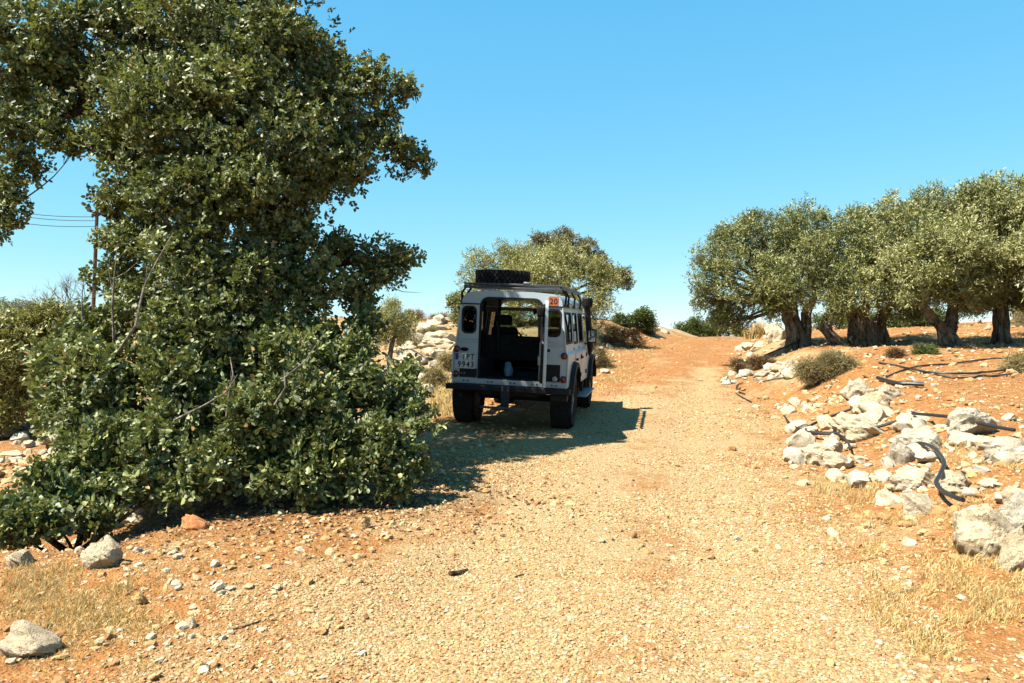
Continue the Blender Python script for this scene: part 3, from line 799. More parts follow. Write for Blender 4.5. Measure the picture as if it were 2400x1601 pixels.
# ---- the big carob on the left -------------------------------------------------
CROWN = [(450,60,120,8.4),(330,90,100,8.6),(250,160,90,8.6),(150,190,90,8.7),(60,180,105,8.6),(600,90,100,8.5),(690,95,65,8.8),(750,150,70,8.9),
 (560,200,130,8.2),(420,230,130,8.1),(300,270,110,8.3),(680,230,110,8.5),(800,210,75,8.9),(870,190,45,9.0),(925,220,42,9.1),(855,300,75,9.0),(925,350,48,9.2),(965,372,26,9.2),
 (760,330,105,8.6),(640,340,120,8.2),(500,360,120,7.9),(400,340,100,8.0),(270,340,65,8.5),(815,395,50,8.9),(700,420,85,8.4),(560,460,115,7.9),(430,460,110,7.8),(320,440,85,8.1),
 (255,480,45,8.3),(310,550,75,8.1),(420,580,110,7.7),(560,590,105,7.9),(670,560,85,8.3),(770,575,62,8.6),(850,590,55,8.7),(915,605,42,8.8),(260,630,55,8.1),(330,670,85,7.9),
 (460,690,115,7.6),(600,690,115,7.8),(730,670,85,8.2),(820,665,62,8.5),(870,640,45,8.6),
 (20,300,60,8.0),(45,370,52,8.0),(20,440,58,8.0),(5,505,42,8.0),(100,265,70,8.3),(70,130,80,8.4),(20,60,80,8.4),(150,60,80,8.6),(255,30,70,8.8),(130,310,38,8.2),(175,330,40,8.3)]
BACK = [(500,120,150,9.9),(620,250,150,10.0),(420,330,150,9.6),(560,430,150,9.6),(700,330,120,10.0),(300,190,130,9.8),(470,600,130,9.3),(640,560,110,9.6),
 (300,-90,150,9.0),(480,-110,170,9.2),(620,-60,120,9.2),(120,-60,140,9.0),(420,-260,150,9.6),(560,-230,120,9.8),(-60,120,130,8.6),(-80,320,110,8.4),(250,-230,130,9.4),(600,-100,150,10.0),(760,200,85,10.2),(650,120,130,10.2),(840,260,50,10.2),(560,20,110,10.4)]
SKIRT = [(215,770,75,7.9),(150,835,80,7.6),(260,860,105,7.3),(385,810,110,7.5),(520,830,120,7.4),(650,820,110,7.6),(760,800,95,7.9),(825,760,55,8.2),(170,915,80,7.3),(280,950,105,7.0),
 (400,930,120,7.0),(540,950,120,7.0),(680,940,120,7.1),(800,920,95,7.4),(880,925,60,7.6),(915,900,40,7.7),(250,1040,85,6.8),(370,1050,95,6.7),(500,1060,95,6.7),(640,1065,90,6.8),
 (760,1050,95,6.9),(880,1040,80,7.0),(950,1055,45,7.0),(975,985,22,7.3),(600,1120,45,6.6),(690,1120,48,6.6),(800,1105,50,6.7),(905,1100,45,6.8),(430,1110,45,6.5),(120,960,55,7.2),(180,1005,55,6.9),(300,1115,50,6.5),(240,1125,42,6.45),(350,1120,45,6.5),(930,860,28,8.0),(962,905,24,7.8),(945,955,30,7.5),(985,940,16,7.6)]
LOW = [(130,1120,60,6.3),(60,1170,55,6.0),(200,1150,50,6.4),(30,1215,45,5.8),(110,1195,45,5.9),(180,1070,55,6.6),(220,1190,35,6.2)]
def carob(name, rows_f, n_sprig, leaf, base, label, trunks, nl=8, singles=150, back=None, nback=0, branch_step=1, cat='tree', shell=.5):
    root = tag(empty(name, base), label, cat)
    cl = clump_px(rows_f); cl[:, :3] -= np.array(base)
    fr = leaf_frames(*sprigs(split(cl, 9, .34 if shell < .45 else .36, .4), n_sprig, shell, .35, .7, .65), nl, leaf, leaf*.70, leaf*2.3)
    if back:
        cb = clump_px(back); cb[:, :3] -= np.array(base)
        f2 = leaf_frames(*sprigs(cb, nback, .35, .35, .7, .65), nl, leaf*1.15, leaf*.82, leaf*2.5)
        fr = tuple(np.concatenate([a, b]) for a, b in zip(fr, f2)); 
        cl_all = np.concatenate([cl, cb])
    else: cl_all = cl
    # the leaves that show largest are single pieces
    dep = fr[0][:, 1] + base[1]
    ok = np.ones(len(dep), bool)
    if singles:
        near = np.argsort(dep - fr[3]*4)[:singles*6]
        near = rng.choice(near, singles, replace=False); ok[near] = False
        one = leaf_mesh('leaf', (np.zeros((1,3)), np.array([[0,1.,0]]), np.array([[1.,0,0]]), np.ones(1), np.ones(1)*.72, np.array([.6])), M_CAROB)
        for i in near:
            a, s_ = Vector(fr[1][i]), Vector(fr[2][i]); n_ = a.cross(s_)
            o = bpy.data.objects.new('leaf', one)
            o.matrix_local = Matrix.Translation(Vector(fr[0][i])) @ Matrix((s_, a, n_)).transposed().to_4x4() @ Matrix.Scale(float(fr[3][i]), 4)
            link(o, root)
    me = leaf_mesh('foliage', tuple(a[ok] for a in fr), M_CAROB)
    tag(link(bpy.data.objects.new('foliage', me), root), None, None, None, 'stuff')
    mb = MB(); nodes = []
    for pts, rads in trunks:
        pts = [Vector(p) - Vector(base) for p in pts]
        mb.tube(pts, rads, 10)
        nodes += [(p, r) for p, r in zip(pts, rads)]
    mb.build('trunk', M_BARK_C, root)
    for i, c in enumerate(cl_all[::branch_step]):
        c = Vector(c[:3])
        p, r = min(nodes, key=lambda q: (q[0]-c).length + (.5 if q[0].z > c.z - .15 else 0))
        pts = bend(p, c, .06, 6)
        r0 = min(r*.6, .045)
        b = MB().tube(pts, [r0*(1-.8*j/6) for j in range(7)], 6)
        for _ in range(3):
            e = c + Vector((random.gauss(0, 1), random.gauss(0, 1), random.gauss(0, .8))).normalized()*float(cl_all[i*branch_step][3])*.6
            b.tube(bend(pts[4], e, 0, 4), [r0*.32, r0*.28, r0*.22, r0*.16, r0*.08], 5)
        b.build('branch', M_BARK_C, root)
    return root
cb = Vector((-2.65, 9.0, Hs(-2.65, 9.0)))
def cpt(x, y, d): return P(x*K, y*K, d)
c_root = carob('carob_tree', CROWN, 17500, .048, cb, 'tall dark leafy carob tree filling the left of the picture',
      [([cb, cpt(610,800,8.9), cpt(605,600,8.8), cpt(610,480,8.7), cpt(560,300,8.7), cpt(520,100,8.8), cpt(470,-120,9.0)], [.20,.17,.14,.13,.10,.07,.04]),
       ([cb + Vector((-.2,.1,0)), cpt(520,780,9.1), cpt(400,600,9.0), cpt(300,350,8.9), cpt(330,60,8.9), cpt(325,20,8.9), cpt(300,-150,9.0)], [.17,.14,.11,.10,.09,.085,.04]),
       ([cpt(610,560,8.8), cpt(700,420,8.8), cpt(800,320,9.0), cpt(900,260,9.1)], [.09,.07,.05,.02]),
       ([cpt(600,700,8.9), cpt(700,640,8.7), cpt(800,600,8.7), cpt(900,590,8.8), cpt(945,578,8.8)], [.08,.05,.035,.02,.008]),
       ([cpt(330,350,8.9), cpt(200,250,8.7), cpt(60,300,8.2), cpt(20,480,8.0)], [.08,.06,.04,.015])],
      8, 60, BACK, 5500)
sk = Vector((-2.0, 7.6, Hs(-2.0, 7.6)))
carob('carob_shrub', SKIRT, 10500, .055, sk, 'broad leafy carob thicket at the foot of the tall tree beside the track',
      [([sk + Vector((dx, 0, 0)), sk + Vector((dx*1.3, -.2, .6)), sk + Vector((dx*1.6, -.1, 1.1))], [.06, .045, .02]) for dx in (-.9, -.5, -.1)],
      7, 200, branch_step=1, cat='shrub', shell=.35)
lw = Vector((-3.6, 6.3, Hs(-3.6, 6.3)))
carob('carob_shrub', LOW, 1500, .052, lw, 'low sparse carob sprouts among stones at the left picture edge',
      [([lw, lw + Vector((dx, dy, .25)), lw + Vector((dx*2, dy*2, .5))], [.03, .02, .01]) for dx, dy in ((-.25, -.1), (.1, .0), (.3, .1))],
      7, 40, branch_step=1, cat='shrub', shell=.25)
# bleached dead limbs standing out of the carob foliage
def dead(pts, r, forks=()):
    b = MB().tube(pts, [r*(1-.75*i/(len(pts)-1)) for i in range(len(pts))], 6)
    for f in forks: b.tube(f, [r*.45*(1-.7*i/(len(f)-1)) for i in range(len(f))], 5)
    o = b.build('dead_branch', M_DEADWOOD, c_root); o.location = -cb; return o
dead([cpt(262,790,7.3), cpt(258,700,7.2), cpt(262,640,7.2), cpt(270,560,7.3)], .013, [[cpt(260,680,7.2), cpt(250,620,7.2), cpt(253,590,7.2)], [cpt(262,640,7.2), cpt(290,625,7.2), cpt(318,600,7.2)]])
dead([cpt(270,810,6.9), cpt(310,750,6.8), cpt(330,660,6.9), cpt(360,600,7.0), cpt(398,535,7.1)], .014, [[cpt(325,680,6.9), cpt(350,660,6.9), cpt(400,645,6.9)], [cpt(335,650,6.9), cpt(338,610,6.9)]])
dead([cpt(190,735,7.6), cpt(188,690,7.6), cpt(192,640,7.6)], .009, [[cpt(189,670,7.6), cpt(175,655,7.6)]])
dead([cpt(400,965,6.55), cpt(470,930,6.5), cpt(520,900,6.5), cpt(545,860,6.55)], .012, [[cpt(480,925,6.5), cpt(515,935,6.5)], [cpt(530,890,6.5), cpt(530,850,6.5)]])
dead([cpt(630,930,6.6), cpt(655,890,6.6), cpt(652,850,6.65)], .012)
dead([cpt(520,960,6.6), cpt(525,910,6.6), cpt(535,860,6.6), cpt(528,820,6.7)], .013)
dead([cpt(650,870,6.75), cpt(700,830,6.75), cpt(740,770,6.8)], .010)
dead([cpt(880,1000,7.0), cpt(930,975,6.95), cpt(985,950,6.95)], .008)
dead([cpt(840,560,8.6), cpt(900,585,8.6), cpt(960,570,8.65)], .014, [[cpt(880,578,8.6), cpt(900,562,8.6)]])
dead([cpt(900,660,8.6), cpt(925,670,8.6), cpt(965,672,8.65)], .007)
bb = MB()
for pts, r in (([(10,1265),(60,1250),(120,1240)], .012), ([(40,1225),(90,1195),(128,1170)], .022), ([(0,1250),(60,1245),(130,1225)], .010)):
    q = [G(x*K, y*K) + Vector((0, 0, .05)) for x, y in pts]
    bb.tube(q, [r, r*.8, r*.5], 6)
tag(bb.build('fallen_branch', M_DEADWOOD), 'fallen grey branch lying under the sprouts at the left edge', 'branch')

# ---- olive trees -----------------------------------------------------------------
def tree(name, base, trunk, clumps, n, label, mat, leaf=(.088, .026), nl=7, stem=.17, limb=None, bark=None, up=.6, shell=.45, group=None, cat='tree', gn=True, rnd=.55, out=.7, shoot=.10):
    root = tag(empty(name, base), label, cat, group)
    cl = np.array(clumps, float); cl[:, :3] -= np.array(base)
    if trunk:
        mb = MB()
        for i, (pts, rads) in enumerate(trunk):
            pts = [Vector(p)-Vector(base) for p in pts]
            if gn: gnarl(mb, pts, [r_*.84 for r_ in rads], 40, .24, 6, int(base[0]*100) + i)
            else: mb.tube(pts, rads, 10)
        mb.build('trunk', bark or M_BARK, root, angle=60)
        tops = [Vector(t[0][-1])-Vector(base) for t in trunk]; tr = [t[1][-1] for t in trunk]
        for c in cl:
            cc = Vector(c[:3]); k = min(range(len(tops)), key=lambda q: (tops[q]-cc).length)
            st = tops[k] - Vector((0, 0, .12)); r0 = min(tr[k]*.45, .09)
            b = MB().tube(bend(st, cc, .05, 6), [r0*(1-.82*j/6) for j in range(7)], 6)
            for _ in range(4):
                e = cc + Vector((random.gauss(0, 1), random.gauss(0, 1), random.gauss(0, .8))).normalized()*c[3]*.85
                b.tube(bend(cc.lerp(st, .3), e, 0, 4), [r0*.3, r0*.24, r0*.18, r0*.12, r0*.06], 4)
            b.build('branch', bark or M_BARK, root)
    p, g, ct = sprigs(split(cl, 8, .38, .5), int(n*1.22), shell, up, out, rnd, shoot)
    fr = leaf_frames(p, g, ct, nl, leaf[0], leaf[1], stem, .75, .4)
    me = leaf_mesh('foliage', fr, mat, six=False)
    tag(link(bpy.data.objects.new('foliage', me), root), None, None, None, 'stuff')
    return root
def gpt(x, y): return G(x*K, y*K)
def rowsz(rows, d): return clump_px([(x, y, r, d + dd) for x, y, r, dd in rows])
# leftmost olive
b0 = gpt(1832, 800); d0 = b0.y
tree('olive_tree', b0, [([b0 - Vector((0,0,.15)), P(1828*K,770*K,d0), P(1815*K,735*K,d0), P(1812*K,690*K,d0)], [.36,.25,.22,.18]),
                        ([b0 + Vector((.2,.1,-.1)), P(1850*K,760*K,d0), P(1850*K,720*K,d0), P(1870*K,680*K,d0+.2)], [.20,.16,.14,.10])],
     rowsz([(1640,600,55,0),(1680,560,70,.2),(1700,640,75,-.4),(1760,570,75,0),(1780,650,80,-.8),(1850,540,72,.2),(1860,620,80,-.9),(1640,680,50,.1),(1620,640,42,0),(1720,520,35,.3),(1800,520,40,.4),
            (1895,520,45,.5),(1660,720,38,.2),(1920,580,55,-.2),(1900,660,60,-.5),(1760,690,45,-.6),(1700,700,40,.6),(1850,690,40,-1.0),(1650,745,26,.2),(1695,738,30,.3),(1605,690,28,.1),(1770,715,32,-.5),(1605,600,22,.1),(1740,505,20,.3),(1880,500,20,.4),(1660,540,26,.2),(1760,600,80,1.5),(1850,600,80,1.5)], d0),
     8200, 'leftmost gnarled olive tree with a dark split trunk on the bank', M_OLIVE)
b1 = gpt(1985, 788); d1 = b1.y
def T1(x, y, dz=0): return P(x*K, y*K, d1+dz)
tree('olive_tree', b1, [([b1 - Vector((.55,0,.1)), T1(1893,755), T1(1905,720), T1(1935,685)], [.22,.17,.14,.11]), ([b1 - Vector((0,0,.1)), T1(1975,750), T1(1960,705)], [.42,.29,.22]), ([b1 + Vector((.5,.1,-.1)), T1(2015,745), T1(2030,715), T1(2060,690)], [.26,.2,.14,.1])],
     rowsz([(1950,560,70,0),(2000,620,85,-.6),(1960,660,70,-.8),(2050,560,75,.3),(2060,650,75,-.6),(1980,520,45,.5),(2100,640,60,0),(2100,700,40,-.4),(1940,700,40,-.8),(2010,700,40,-.9),(1930,715,30,-.6),(2060,712,32,-.6),(2100,720,30,-.2),(2020,590,80,1.5)], d1),
     6000, 'broad old olive with wide fluted trunk second from the left', M_OLIVE)
b2 = gpt(2190, 795); d2 = b2.y
def T2(x, y, dz=0): return P(x*K, y*K, d2+dz)
tree('olive_tree', b2, [([b2 - Vector((0,0,.1)), T2(2170,760), T2(2145,735), T2(2110,690), T2(2080,670)], [.26,.17,.17,.11,.07]), ([T2(2172,765), T2(2185,735), T2(2188,700)], [.2,.15,.1])],
     rowsz([(2080,520,60,0),(2140,560,80,-.3),(2200,500,80,.2),(2180,600,80,-.8),(2240,570,80,-.4),(2120,640,60,-.7),(2060,590,60,-.2),(2220,660,60,-.6),(2040,500,40,.5),(2190,460,42,.4),(2130,480,45,.4),(2170,680,45,-.4),(2260,640,50,-.3),(2090,690,34,-.5),(2230,700,34,-.4),(2050,460,18,.5),(2150,440,20,.4),(2225,440,20,.3),(2150,560,80,1.4)], d2),
     7000, 'bright olive tree on a leaning trunk third from the left', M_OLIVE)
b3 = gpt(2300, 787); d3 = b3.y
def T3(x, y, dz=0): return P(x*K, y*K, d3+dz)
tree('olive_tree', b3, [([b3 - Vector((0,0,.1)), T3(2298,755), T3(2296,715), T3(2300,660)], [.27,.17,.16,.14])],
     rowsz([(2260,490,75,0),(2320,520,80,-.5),(2300,600,75,-.5),(2290,440,40,.3),(2350,600,70,-.7),(2250,540,60,-.2),(2350,480,60,.2),(2270,650,50,-.6),(2340,670,50,-.4),(2400,620,70,-.5),(2390,540,70,0),(2260,700,32,-.4),(2345,705,32,-.3),(2265,425,18,.3),(2310,540,80,1.4)], d3),
     6500, 'upright olive tree with straight trunk near the right picture edge', M_OLIVE)
b4 = P(2470*K, 800*K, d3-2.2); b4.z = Hs(b4.x, b4.y); d4 = b4.y
tree('olive_tree', b4, [([b4, P(2460*K,730*K,d4), P(2450*K,640*K,d4)], [.4,.3,.2])],
     rowsz([(2400,470,60,.2),(2440,430,60,.2),(2370,430,26,.4),(2345,415,14,.5),(2450,540,90,0),(2400,650,45,-.3),(2520,520,90,0),(2390,570,50,0)], d4),
     4200, 'olive tree cut off by the right picture edge', M_OLIVE)
# trees behind the vehicle
b5 = gpt(1270, 778); b5 = P(1270*K, 800*K, 25.5); b5.z = Hs(b5.x, b5.y); d5 = b5.y
tree('olive_tree', b5, [([b5, P(1270*K,740*K,d5), P(1265*K,690*K,d5)], [.4,.3,.2])],
     rowsz([(1100,610,38,.3),(1140,605,45,.2),(1180,600,50,0),(1230,610,60,-.4),(1300,600,55,-.2),(1350,610,45,0),(1200,660,70,-.8),(1290,670,70,-.9),(1370,660,55,-.3),(1120,660,50,-.2),(1380,700,40,-.3),(1330,710,50,-.6),(1250,720,60,-.6),(1160,710,55,-.4),(1080,640,30,.2),(1090,700,40,0),(1400,640,30,.2),(1200,750,45,-.3),(1260,755,45,-.4),(1320,750,45,-.3),(1370,740,35,-.2),(1150,750,40,-.2),(1200,580,30,.2),(1160,580,28,.3),(1240,640,80,1.5)], d5),
     8500, 'yellow green olive tree straight behind the parked vehicle', M_OLIVE_Y, up=.7)
b6 = P(1300*K, 780*K, 31.0); b6.z = Hs(b6.x, b6.y); d6 = b6.y
tree('carob_tree', b6, [([b6, P(1300*K,700*K,d6), P(1300*K,620*K,d6)], [.3,.22,.15])],
     rowsz([(1240,565,30,0),(1290,560,38,0),(1340,575,38,0),(1310,545,22,0),(1230,550,14,0),(1375,600,28,0),(1255,545,14,0),(1280,600,60,0),(1400,640,45,.3),(1430,640,26,0),(1445,650,14,0),(1385,620,26,0)], d6),
     2600, 'darker thin crowned tree rising behind the yellow green olive', leaf_material('brownish_leaf', (.09,.075,.03), (.24,.20,.08), (.44,.38,.18), .5, .15, .3), leaf=(.12, .035), gn=False, up=.5, shell=.3)
b7 = P(1075*K, 780*K, 22.0); b7.z = Hs(b7.x, b7.y); d7 = b7.y
tree('olive_shrub', b7, [([b7, P(1068*K,740*K,d7), P(1062*K,715*K,d7)], [.07,.05,.03])],
     rowsz([(1060,700,26,0),(1045,690,14,0),(1075,720,24,0),(1055,730,18,0),(1085,740,20,0)], d7), 900, 'small grey green olive shrub peeking out left of the vehicle', M_OLIVE, gn=False, cat='shrub')
# young olive right of the thicket
b8 = gpt(893, 830); d8 = b8.y
tree('olive_tree', b8, [([b8, P(900*K,790*K,d8), P(910*K,760*K,d8)], [.07,.055,.035])],
     rowsz([(895,735,38,0),(930,745,26,0),(870,750,30,.1),(905,710,20,0),(920,770,24,0),(880,775,22,0)], d8), 1700, 'young olive tree with thin trunk between thicket and vehicle', M_OLIVE_Y, gn=False, leaf=(.06, .016))
# left edge
b9 = P(20*K, 960*K, 12.5); b9.z = Hs(b9.x, b9.y); d9 = b9.y
tree('olive_tree', b9, [([b9, P(8*K,900*K,d9), P(14*K,840*K,d9)], [.16,.13,.09])],
     rowsz([(20,770,50,0),(70,760,45,0),(110,740,40,.2),(40,840,60,-.2),(0,860,60,0),(90,820,50,.2),(10,920,45,0),(150,740,30,.3),(-60,800,70,0),(130,790,45,.3),(40,790,60,.3),(190,750,30,.5),(60,900,45,0),(30,950,40,-.2),(100,880,45,.2),(120,850,45,.2),(-20,960,50,0)], d9), 6000, 'pale yellow olive tree standing behind the thicket at the left edge', M_OLIVE_Y, gn=False)
b10 = P(40*K, 790*K, 24.0); b10.z = Hs(b10.x, b10.y); d10 = b10.y
tree('olive_tree', b10, [([b10, P(40*K,760*K,d10), P(42*K,740*K,d10)], [.2,.15,.1])],
     rowsz([(10,725,32,0),(45,720,30,0),(75,728,24,0),(-30,740,50,0),(30,760,50,0),(100,740,26,0),(130,755,30,0),(80,765,40,0)], d10), 2600, 'dull green far tree crown at the left edge below the wires', M_OLIVE, gn=False)
b11 = P(325*K, 760*K, 16.0); b11.z = Hs(b11.x, b11.y); d11 = b11.y
tree('cypress_tree', b11, [([b11, P(325*K,720*K,d11), P(330*K,660*K,d11)], [.07,.05,.02])],
     rowsz([(325,655,18,0),(318,675,24,0),(330,700,30,0),(310,705,24,0),(345,690,22,0),(325,740,36,0)], d11), 2200, 'small olive yellow conifer glimpsed through the carob branches', M_OLIVE_Y, leaf=(.06, .01), gn=False, up=.9, shell=.2)
def shrub(name, px, py, rows, n, label, mat, leaf=(.09, .008), nl=4, stem=.12, d=None, up=.5, cat='shrub', dd=0.0, shell=.15, group=None):
    b = gpt(px, py) if d is None else P(px*K, py*K, d)
    b.z = Hs(b.x, b.y)
    return tree(name, b, [([b - Vector((0,0,.03)), b + Vector((.01,0,.08)), b + Vector((0,0,.2))], [.03,.025,.012])], rowsz(rows, b.y + dd), n, label, mat, leaf, nl, stem, up=up, gn=False, bark=M_DEADWOOD, cat=cat, shell=shell, group=group, shoot=.32, rnd=.75)
shrub('dry_shrub', 1425, 795, [(1400,775,22,0),(1440,775,24,0),(1470,785,18,0),(1415,760,16,0),(1455,768,16,0)], 2300, 'brown dry thorny shrub on the bank right of the vehicle mirror', M_DRY)
shrub('dry_shrub', 1390, 845, [(1378,830,16,0),(1395,838,16,0),(1380,812,12,0),(1370,848,14,0),(1350,800,30,0),(1340,760,28,0),(1355,775,20,0),(1325,790,30,0)], 3200, 'low grey brown shrub beside the vehicle front wheel', M_GREYBUSH)
shrub('green_bush', 1470, 762, [(1425,745,18,0),(1450,740,18,0),(1478,735,20,0),(1488,748,16,0),(1482,722,11,0)], 1300, 'dark green bush on the left bank of the track near the crest', M_BUSH, (.10, .04), 6, .2)
shrub('dry_shrub', 1490, 768, [(1475,755,14,0),(1492,760,14,0)], 700, 'small dry shrub below the dark green bank bush', M_DRY)
shrub('green_bush', 1600, 776, [(1562,765,18,0),(1600,752,24,0),(1640,745,28,0),(1672,752,24,0),(1625,765,24,0),(1660,722,22,0),(1585,768,18,0)], 2600, 'fresh green bush beyond the crest in the middle of the road', M_BUSH, (.12, .045), 6, .22, d=40.0)
shrub('green_bush', 1692, 770, [(1690,760,14,0),(1700,768,12,0)], 500, 'small dull green bush beyond the crest left of the straw tuft', M_OLIVE, (.10, .03), 6, .2, d=38.0)
shrub('grey_shrub', 1885, 875, [(1850,855,24,0),(1890,845,28,0),(1930,850,26,0),(1960,860,20,0),(1905,830,20,0),(1870,870,18,0),(1950,840,14,0)], 4200, 'large grey green thorny shrub before the leftmost olive', M_GREYBUSH)
shrub('green_bush', 1920, 832, [(1913,825,13,0),(1925,828,10,0)], 500, 'little green tuft growing out of the grey shrub top', M_BUSH, (.06, .01), 6, .1)
shrub('dead_shrub', 1735, 850, [(1700,845,15,0),(1730,838,18,0),(1760,835,18,0),(1780,845,14,0),(1690,835,10,0)], 1500, 'dark dead brushwood on the bank below the leftmost olive', M_DRY)
shrub('green_bush', 2125, 812, [(2115,808,14,0),(2135,810,14,0)], 900, 'small bright green bush on the earth before the leaning olive', M_BUSH, (.06, .01), 6, .1)
shrub('dark_shrub', 2056, 822, [(2050,818,10,0),(2062,820,9,0)], 500, 'tiny dark shrub on the earth under the second olive', M_DRY)
shrub('grey_shrub', 2340, 850, [(2320,845,20,0),(2350,838,22,0),(2372,845,20,0),(2345,862,16,0)], 2000, 'grey green low shrub on the grove earth at the right edge', M_GREYBUSH)
shrub('green_bush', 2140, 752, [(2120,730,26,0),(2150,735,26,0),(2100,735,18,0),(2175,738,18,0),(2085,735,18,0)], 1500, 'dark bush behind the leaning olive trunk', M_BUSH, (.10, .03), 6, .2, d=27.0)
shrub('green_bush', 1970, 752, [(1890,738,22,0),(1930,742,24,0),(1980,740,26,0),(2030,735,24,0),(2060,742,20,0)], 1700, 'dark scrub seen between the trunks of the two left olives', M_BUSH, (.10, .03), 6, .2, d=28.0)
shrub('green_bush', 2250, 735, [(2215,705,26,0),(2250,700,24,0),(2280,695,24,0),(2350,705,30,0)], 1500, 'dark green bush behind the gap between the two right olives', M_BUSH, (.10, .035), 6, .2, d=30.0)
shrub('grey_shrub', 2350, 740, [(2345,725,24,0),(2365,745,24,0),(2330,750,20,0)], 1300, 'pale dry shrub on the ledge at the right edge', M_GREYBUSH, d=25.0)
shrub('rusty_shrub', 950, 742, [(940,728,16,0),(958,728,16,0)], 900, 'rusty dry shrub on the skyline behind the young olive', M_RUST, d=27.0)
shrub('rusty_shrub', 1020, 742, [(995,740,16,0),(1015,735,18,0),(1035,740,14,0)], 1200, 'rusty dry shrub on the skyline just left of the vehicle', M_RUST, d=27.5)
shrub('grey_shrub', 985, 775, [(975,768,14,0),(992,770,14,0)], 800, 'low tan shrub among the white rocks on the skyline slope', M_GREYBUSH)
shrub('grey_shrub', 1000, 885, [(990,875,18,0),(1012,880,16,0),(1002,862,12,0)], 1100, 'straw coloured shrub on the slope just left of the rear bumper', M_GREYBUSH)
shrub('green_bush', 960, 870, [(950,862,16,0),(968,866,14,0)], 700, 'small green bush at the edge of the carob shade left of the vehicle', M_BUSH, (.06, .02), 6, .12)
shrub('grey_shrub', 935, 800, [(925,795,18,0),(945,790,16,0)], 1000, 'grey dry shrub on the stony slope under the young olive', M_GREYBUSH)
shrub('grey_shrub', 1035, 850, [(1020,835,16,0),(1038,845,18,0),(1045,825,12,0)], 1100, 'dull green shrub touching the left side of the vehicle view', M_GREYBUSH)
b = gpt(1735, 778)
grass('grass_tuft', [(np.array([b.x]*40) + rng.normal(0, .18, 40), np.array([b.y]*40) + rng.normal(0, .1, 40), np.full(40, .62), .05, 40, .22, .008)], 'tall straw tuft at the crest beside the leaning pole')
bpy.data.objects['grass_tuft']['kind'] = 'thing'
# bare dead bush on the skyline at the left
def twiggy(mb, p, d, L, r, depth):
    q = p + d*L
    mb.tube([p, p.lerp(q, .5) + Vector((random.gauss(0, .05), 0, random.gauss(0, .05)))*L, q], [r, r*.8, r*.6], 4, False)
    if depth == 0: return
    for _ in range(3):
        nd = (d + Vector((random.gauss(0, .55), random.gauss(0, .4), random.gauss(.1, .4)))).normalized()
        twiggy(mb, p.lerp(q, random.uniform(.5, 1)), nd, L*random.uniform(.55, .8), r*.6, depth-1)
bd = P(150*K, 770*K, 14.0); mb = MB()
for a in (-.9, -.5, -.2, .15, .5): twiggy(mb, bd, Vector((a, 0, .75)).normalized(), .52, .016, 4)
tag(mb.build('dead_bush', M_DEADWOOD), 'bare leafless bush against the sky left of the utility pole', 'bush')
# fallen leaves
n = 2600
X = rng.normal(-1.9, 1.1, n); Y = rng.normal(7.0, .75, n); k = rng.uniform(0, 1, n) < .9; X, Y = X[k], Y[k]; n = len(X)
a = rng.uniform(0, 6.28, n); t = rng.normal(0, .35, n)
A = unit(np.stack([np.cos(a), np.sin(a), t], -1)); Sd = unit(np.cross(A, np.stack([rng.normal(0, .35, n), rng.normal(0, .35, n), np.ones(n)], -1)))
me = leaf_mesh('leaf_litter', (np.stack([X, Y, H(X, Y) + .012], -1), A, Sd, rng.uniform(.025, .055, n), rng.uniform(.015, .035, n), rng.uniform(0, 1, n)), M_LITTER)
tag(link(bpy.data.objects.new('leaf_litter', me)), 'brown fallen leaves under the carob thicket', 'leaf litter', None, 'stuff')
# ------------------------------------------------------------------ the parked off-road vehicle
def paint_material():
    m, nt, b = new_mat('white_paint')
    L = nt.links; tc = N(nt, 'TexCoord').outputs['Object']
    n1 = noise(nt, tc, 1.7, 5); n2 = noise(nt, tc, 22, 4)
    sep = N(nt, 'SeparateXYZ'); L.new(tc, sep.inputs[0])
    low = ramp(nt, sep.outputs[2], [(.0, 0.0), (1, 0.0)])
    dz = math_(nt, 'SUBTRACT', 1.25, sep.outputs[2])
    dust = math_(nt, 'MULTIPLY', math_(nt, 'MULTIPLY', dz, .55), math_(nt, 'ADD', n1, math_(nt, 'MULTIPLY', n2, .5)))
    dust = ramp(nt, dust, [(.08, .03), (.50, .5)])
    L.new(mix(nt, dust, (.285, .33, .35), (.21, .165, .115)), b.inputs['Base Color'])
    L.new(ramp(nt, n1, [(.3, .30), (.7, .46)]), b.inputs['Roughness'])
    return m
def glass_material(name, tint=(.75, .82, .80), refl=1.0):
    m, nt, b = new_mat(name)
    L = nt.links; nt.nodes.remove(b)
    tr = N(nt, 'BsdfTransparent'); tr.inputs[0].default_value = tint + (1,)
    gl = N(nt, 'BsdfGlossy'); gl.inputs['Roughness'].default_value = .03
    fr = N(nt, 'Fresnel'); fr.inputs[0].default_value = 1.5
    ms = N(nt, 'MixShader'); L.new(math_(nt, 'MULTIPLY', fr.outputs[0], refl), ms.inputs[0]); L.new(tr.outputs[0], ms.inputs[1]); L.new(gl.outputs[0], ms.inputs[2])
    L.new(ms.outputs[0], nt.nodes['Material Output'].inputs[0]); return m
M_PAINT = paint_material()
M_BLACK = plain('black_trim', (.012, .012, .013), .65, 0, .3, 10, 0, .25)
M_RUBBER = plain('rubber', (.016, .015, .0145), .85, 0, .5, 18, .3, .2)
M_STEEL = plain('galvanised_steel', (.36, .37, .37), .45, .6, .2, 14)
M_RACK = plain('rack_metal', (.10, .105, .11), .45, .3, .3, 12)
M_INNER = plain('interior_trim', (.006, .006, .0065), .9, 0, .3, 10)
M_LINING = plain('roof_lining', (.16, .12, .08), .9, 0, .2, 10)
M_SEAT = plain('seat_cloth', (.007, .007, .008), .9, 0, .3, 14)
M_GLASS = glass_material('window_glass')
M_DARKGLASS = glass_material('tinted_glass', (.30, .33, .34))
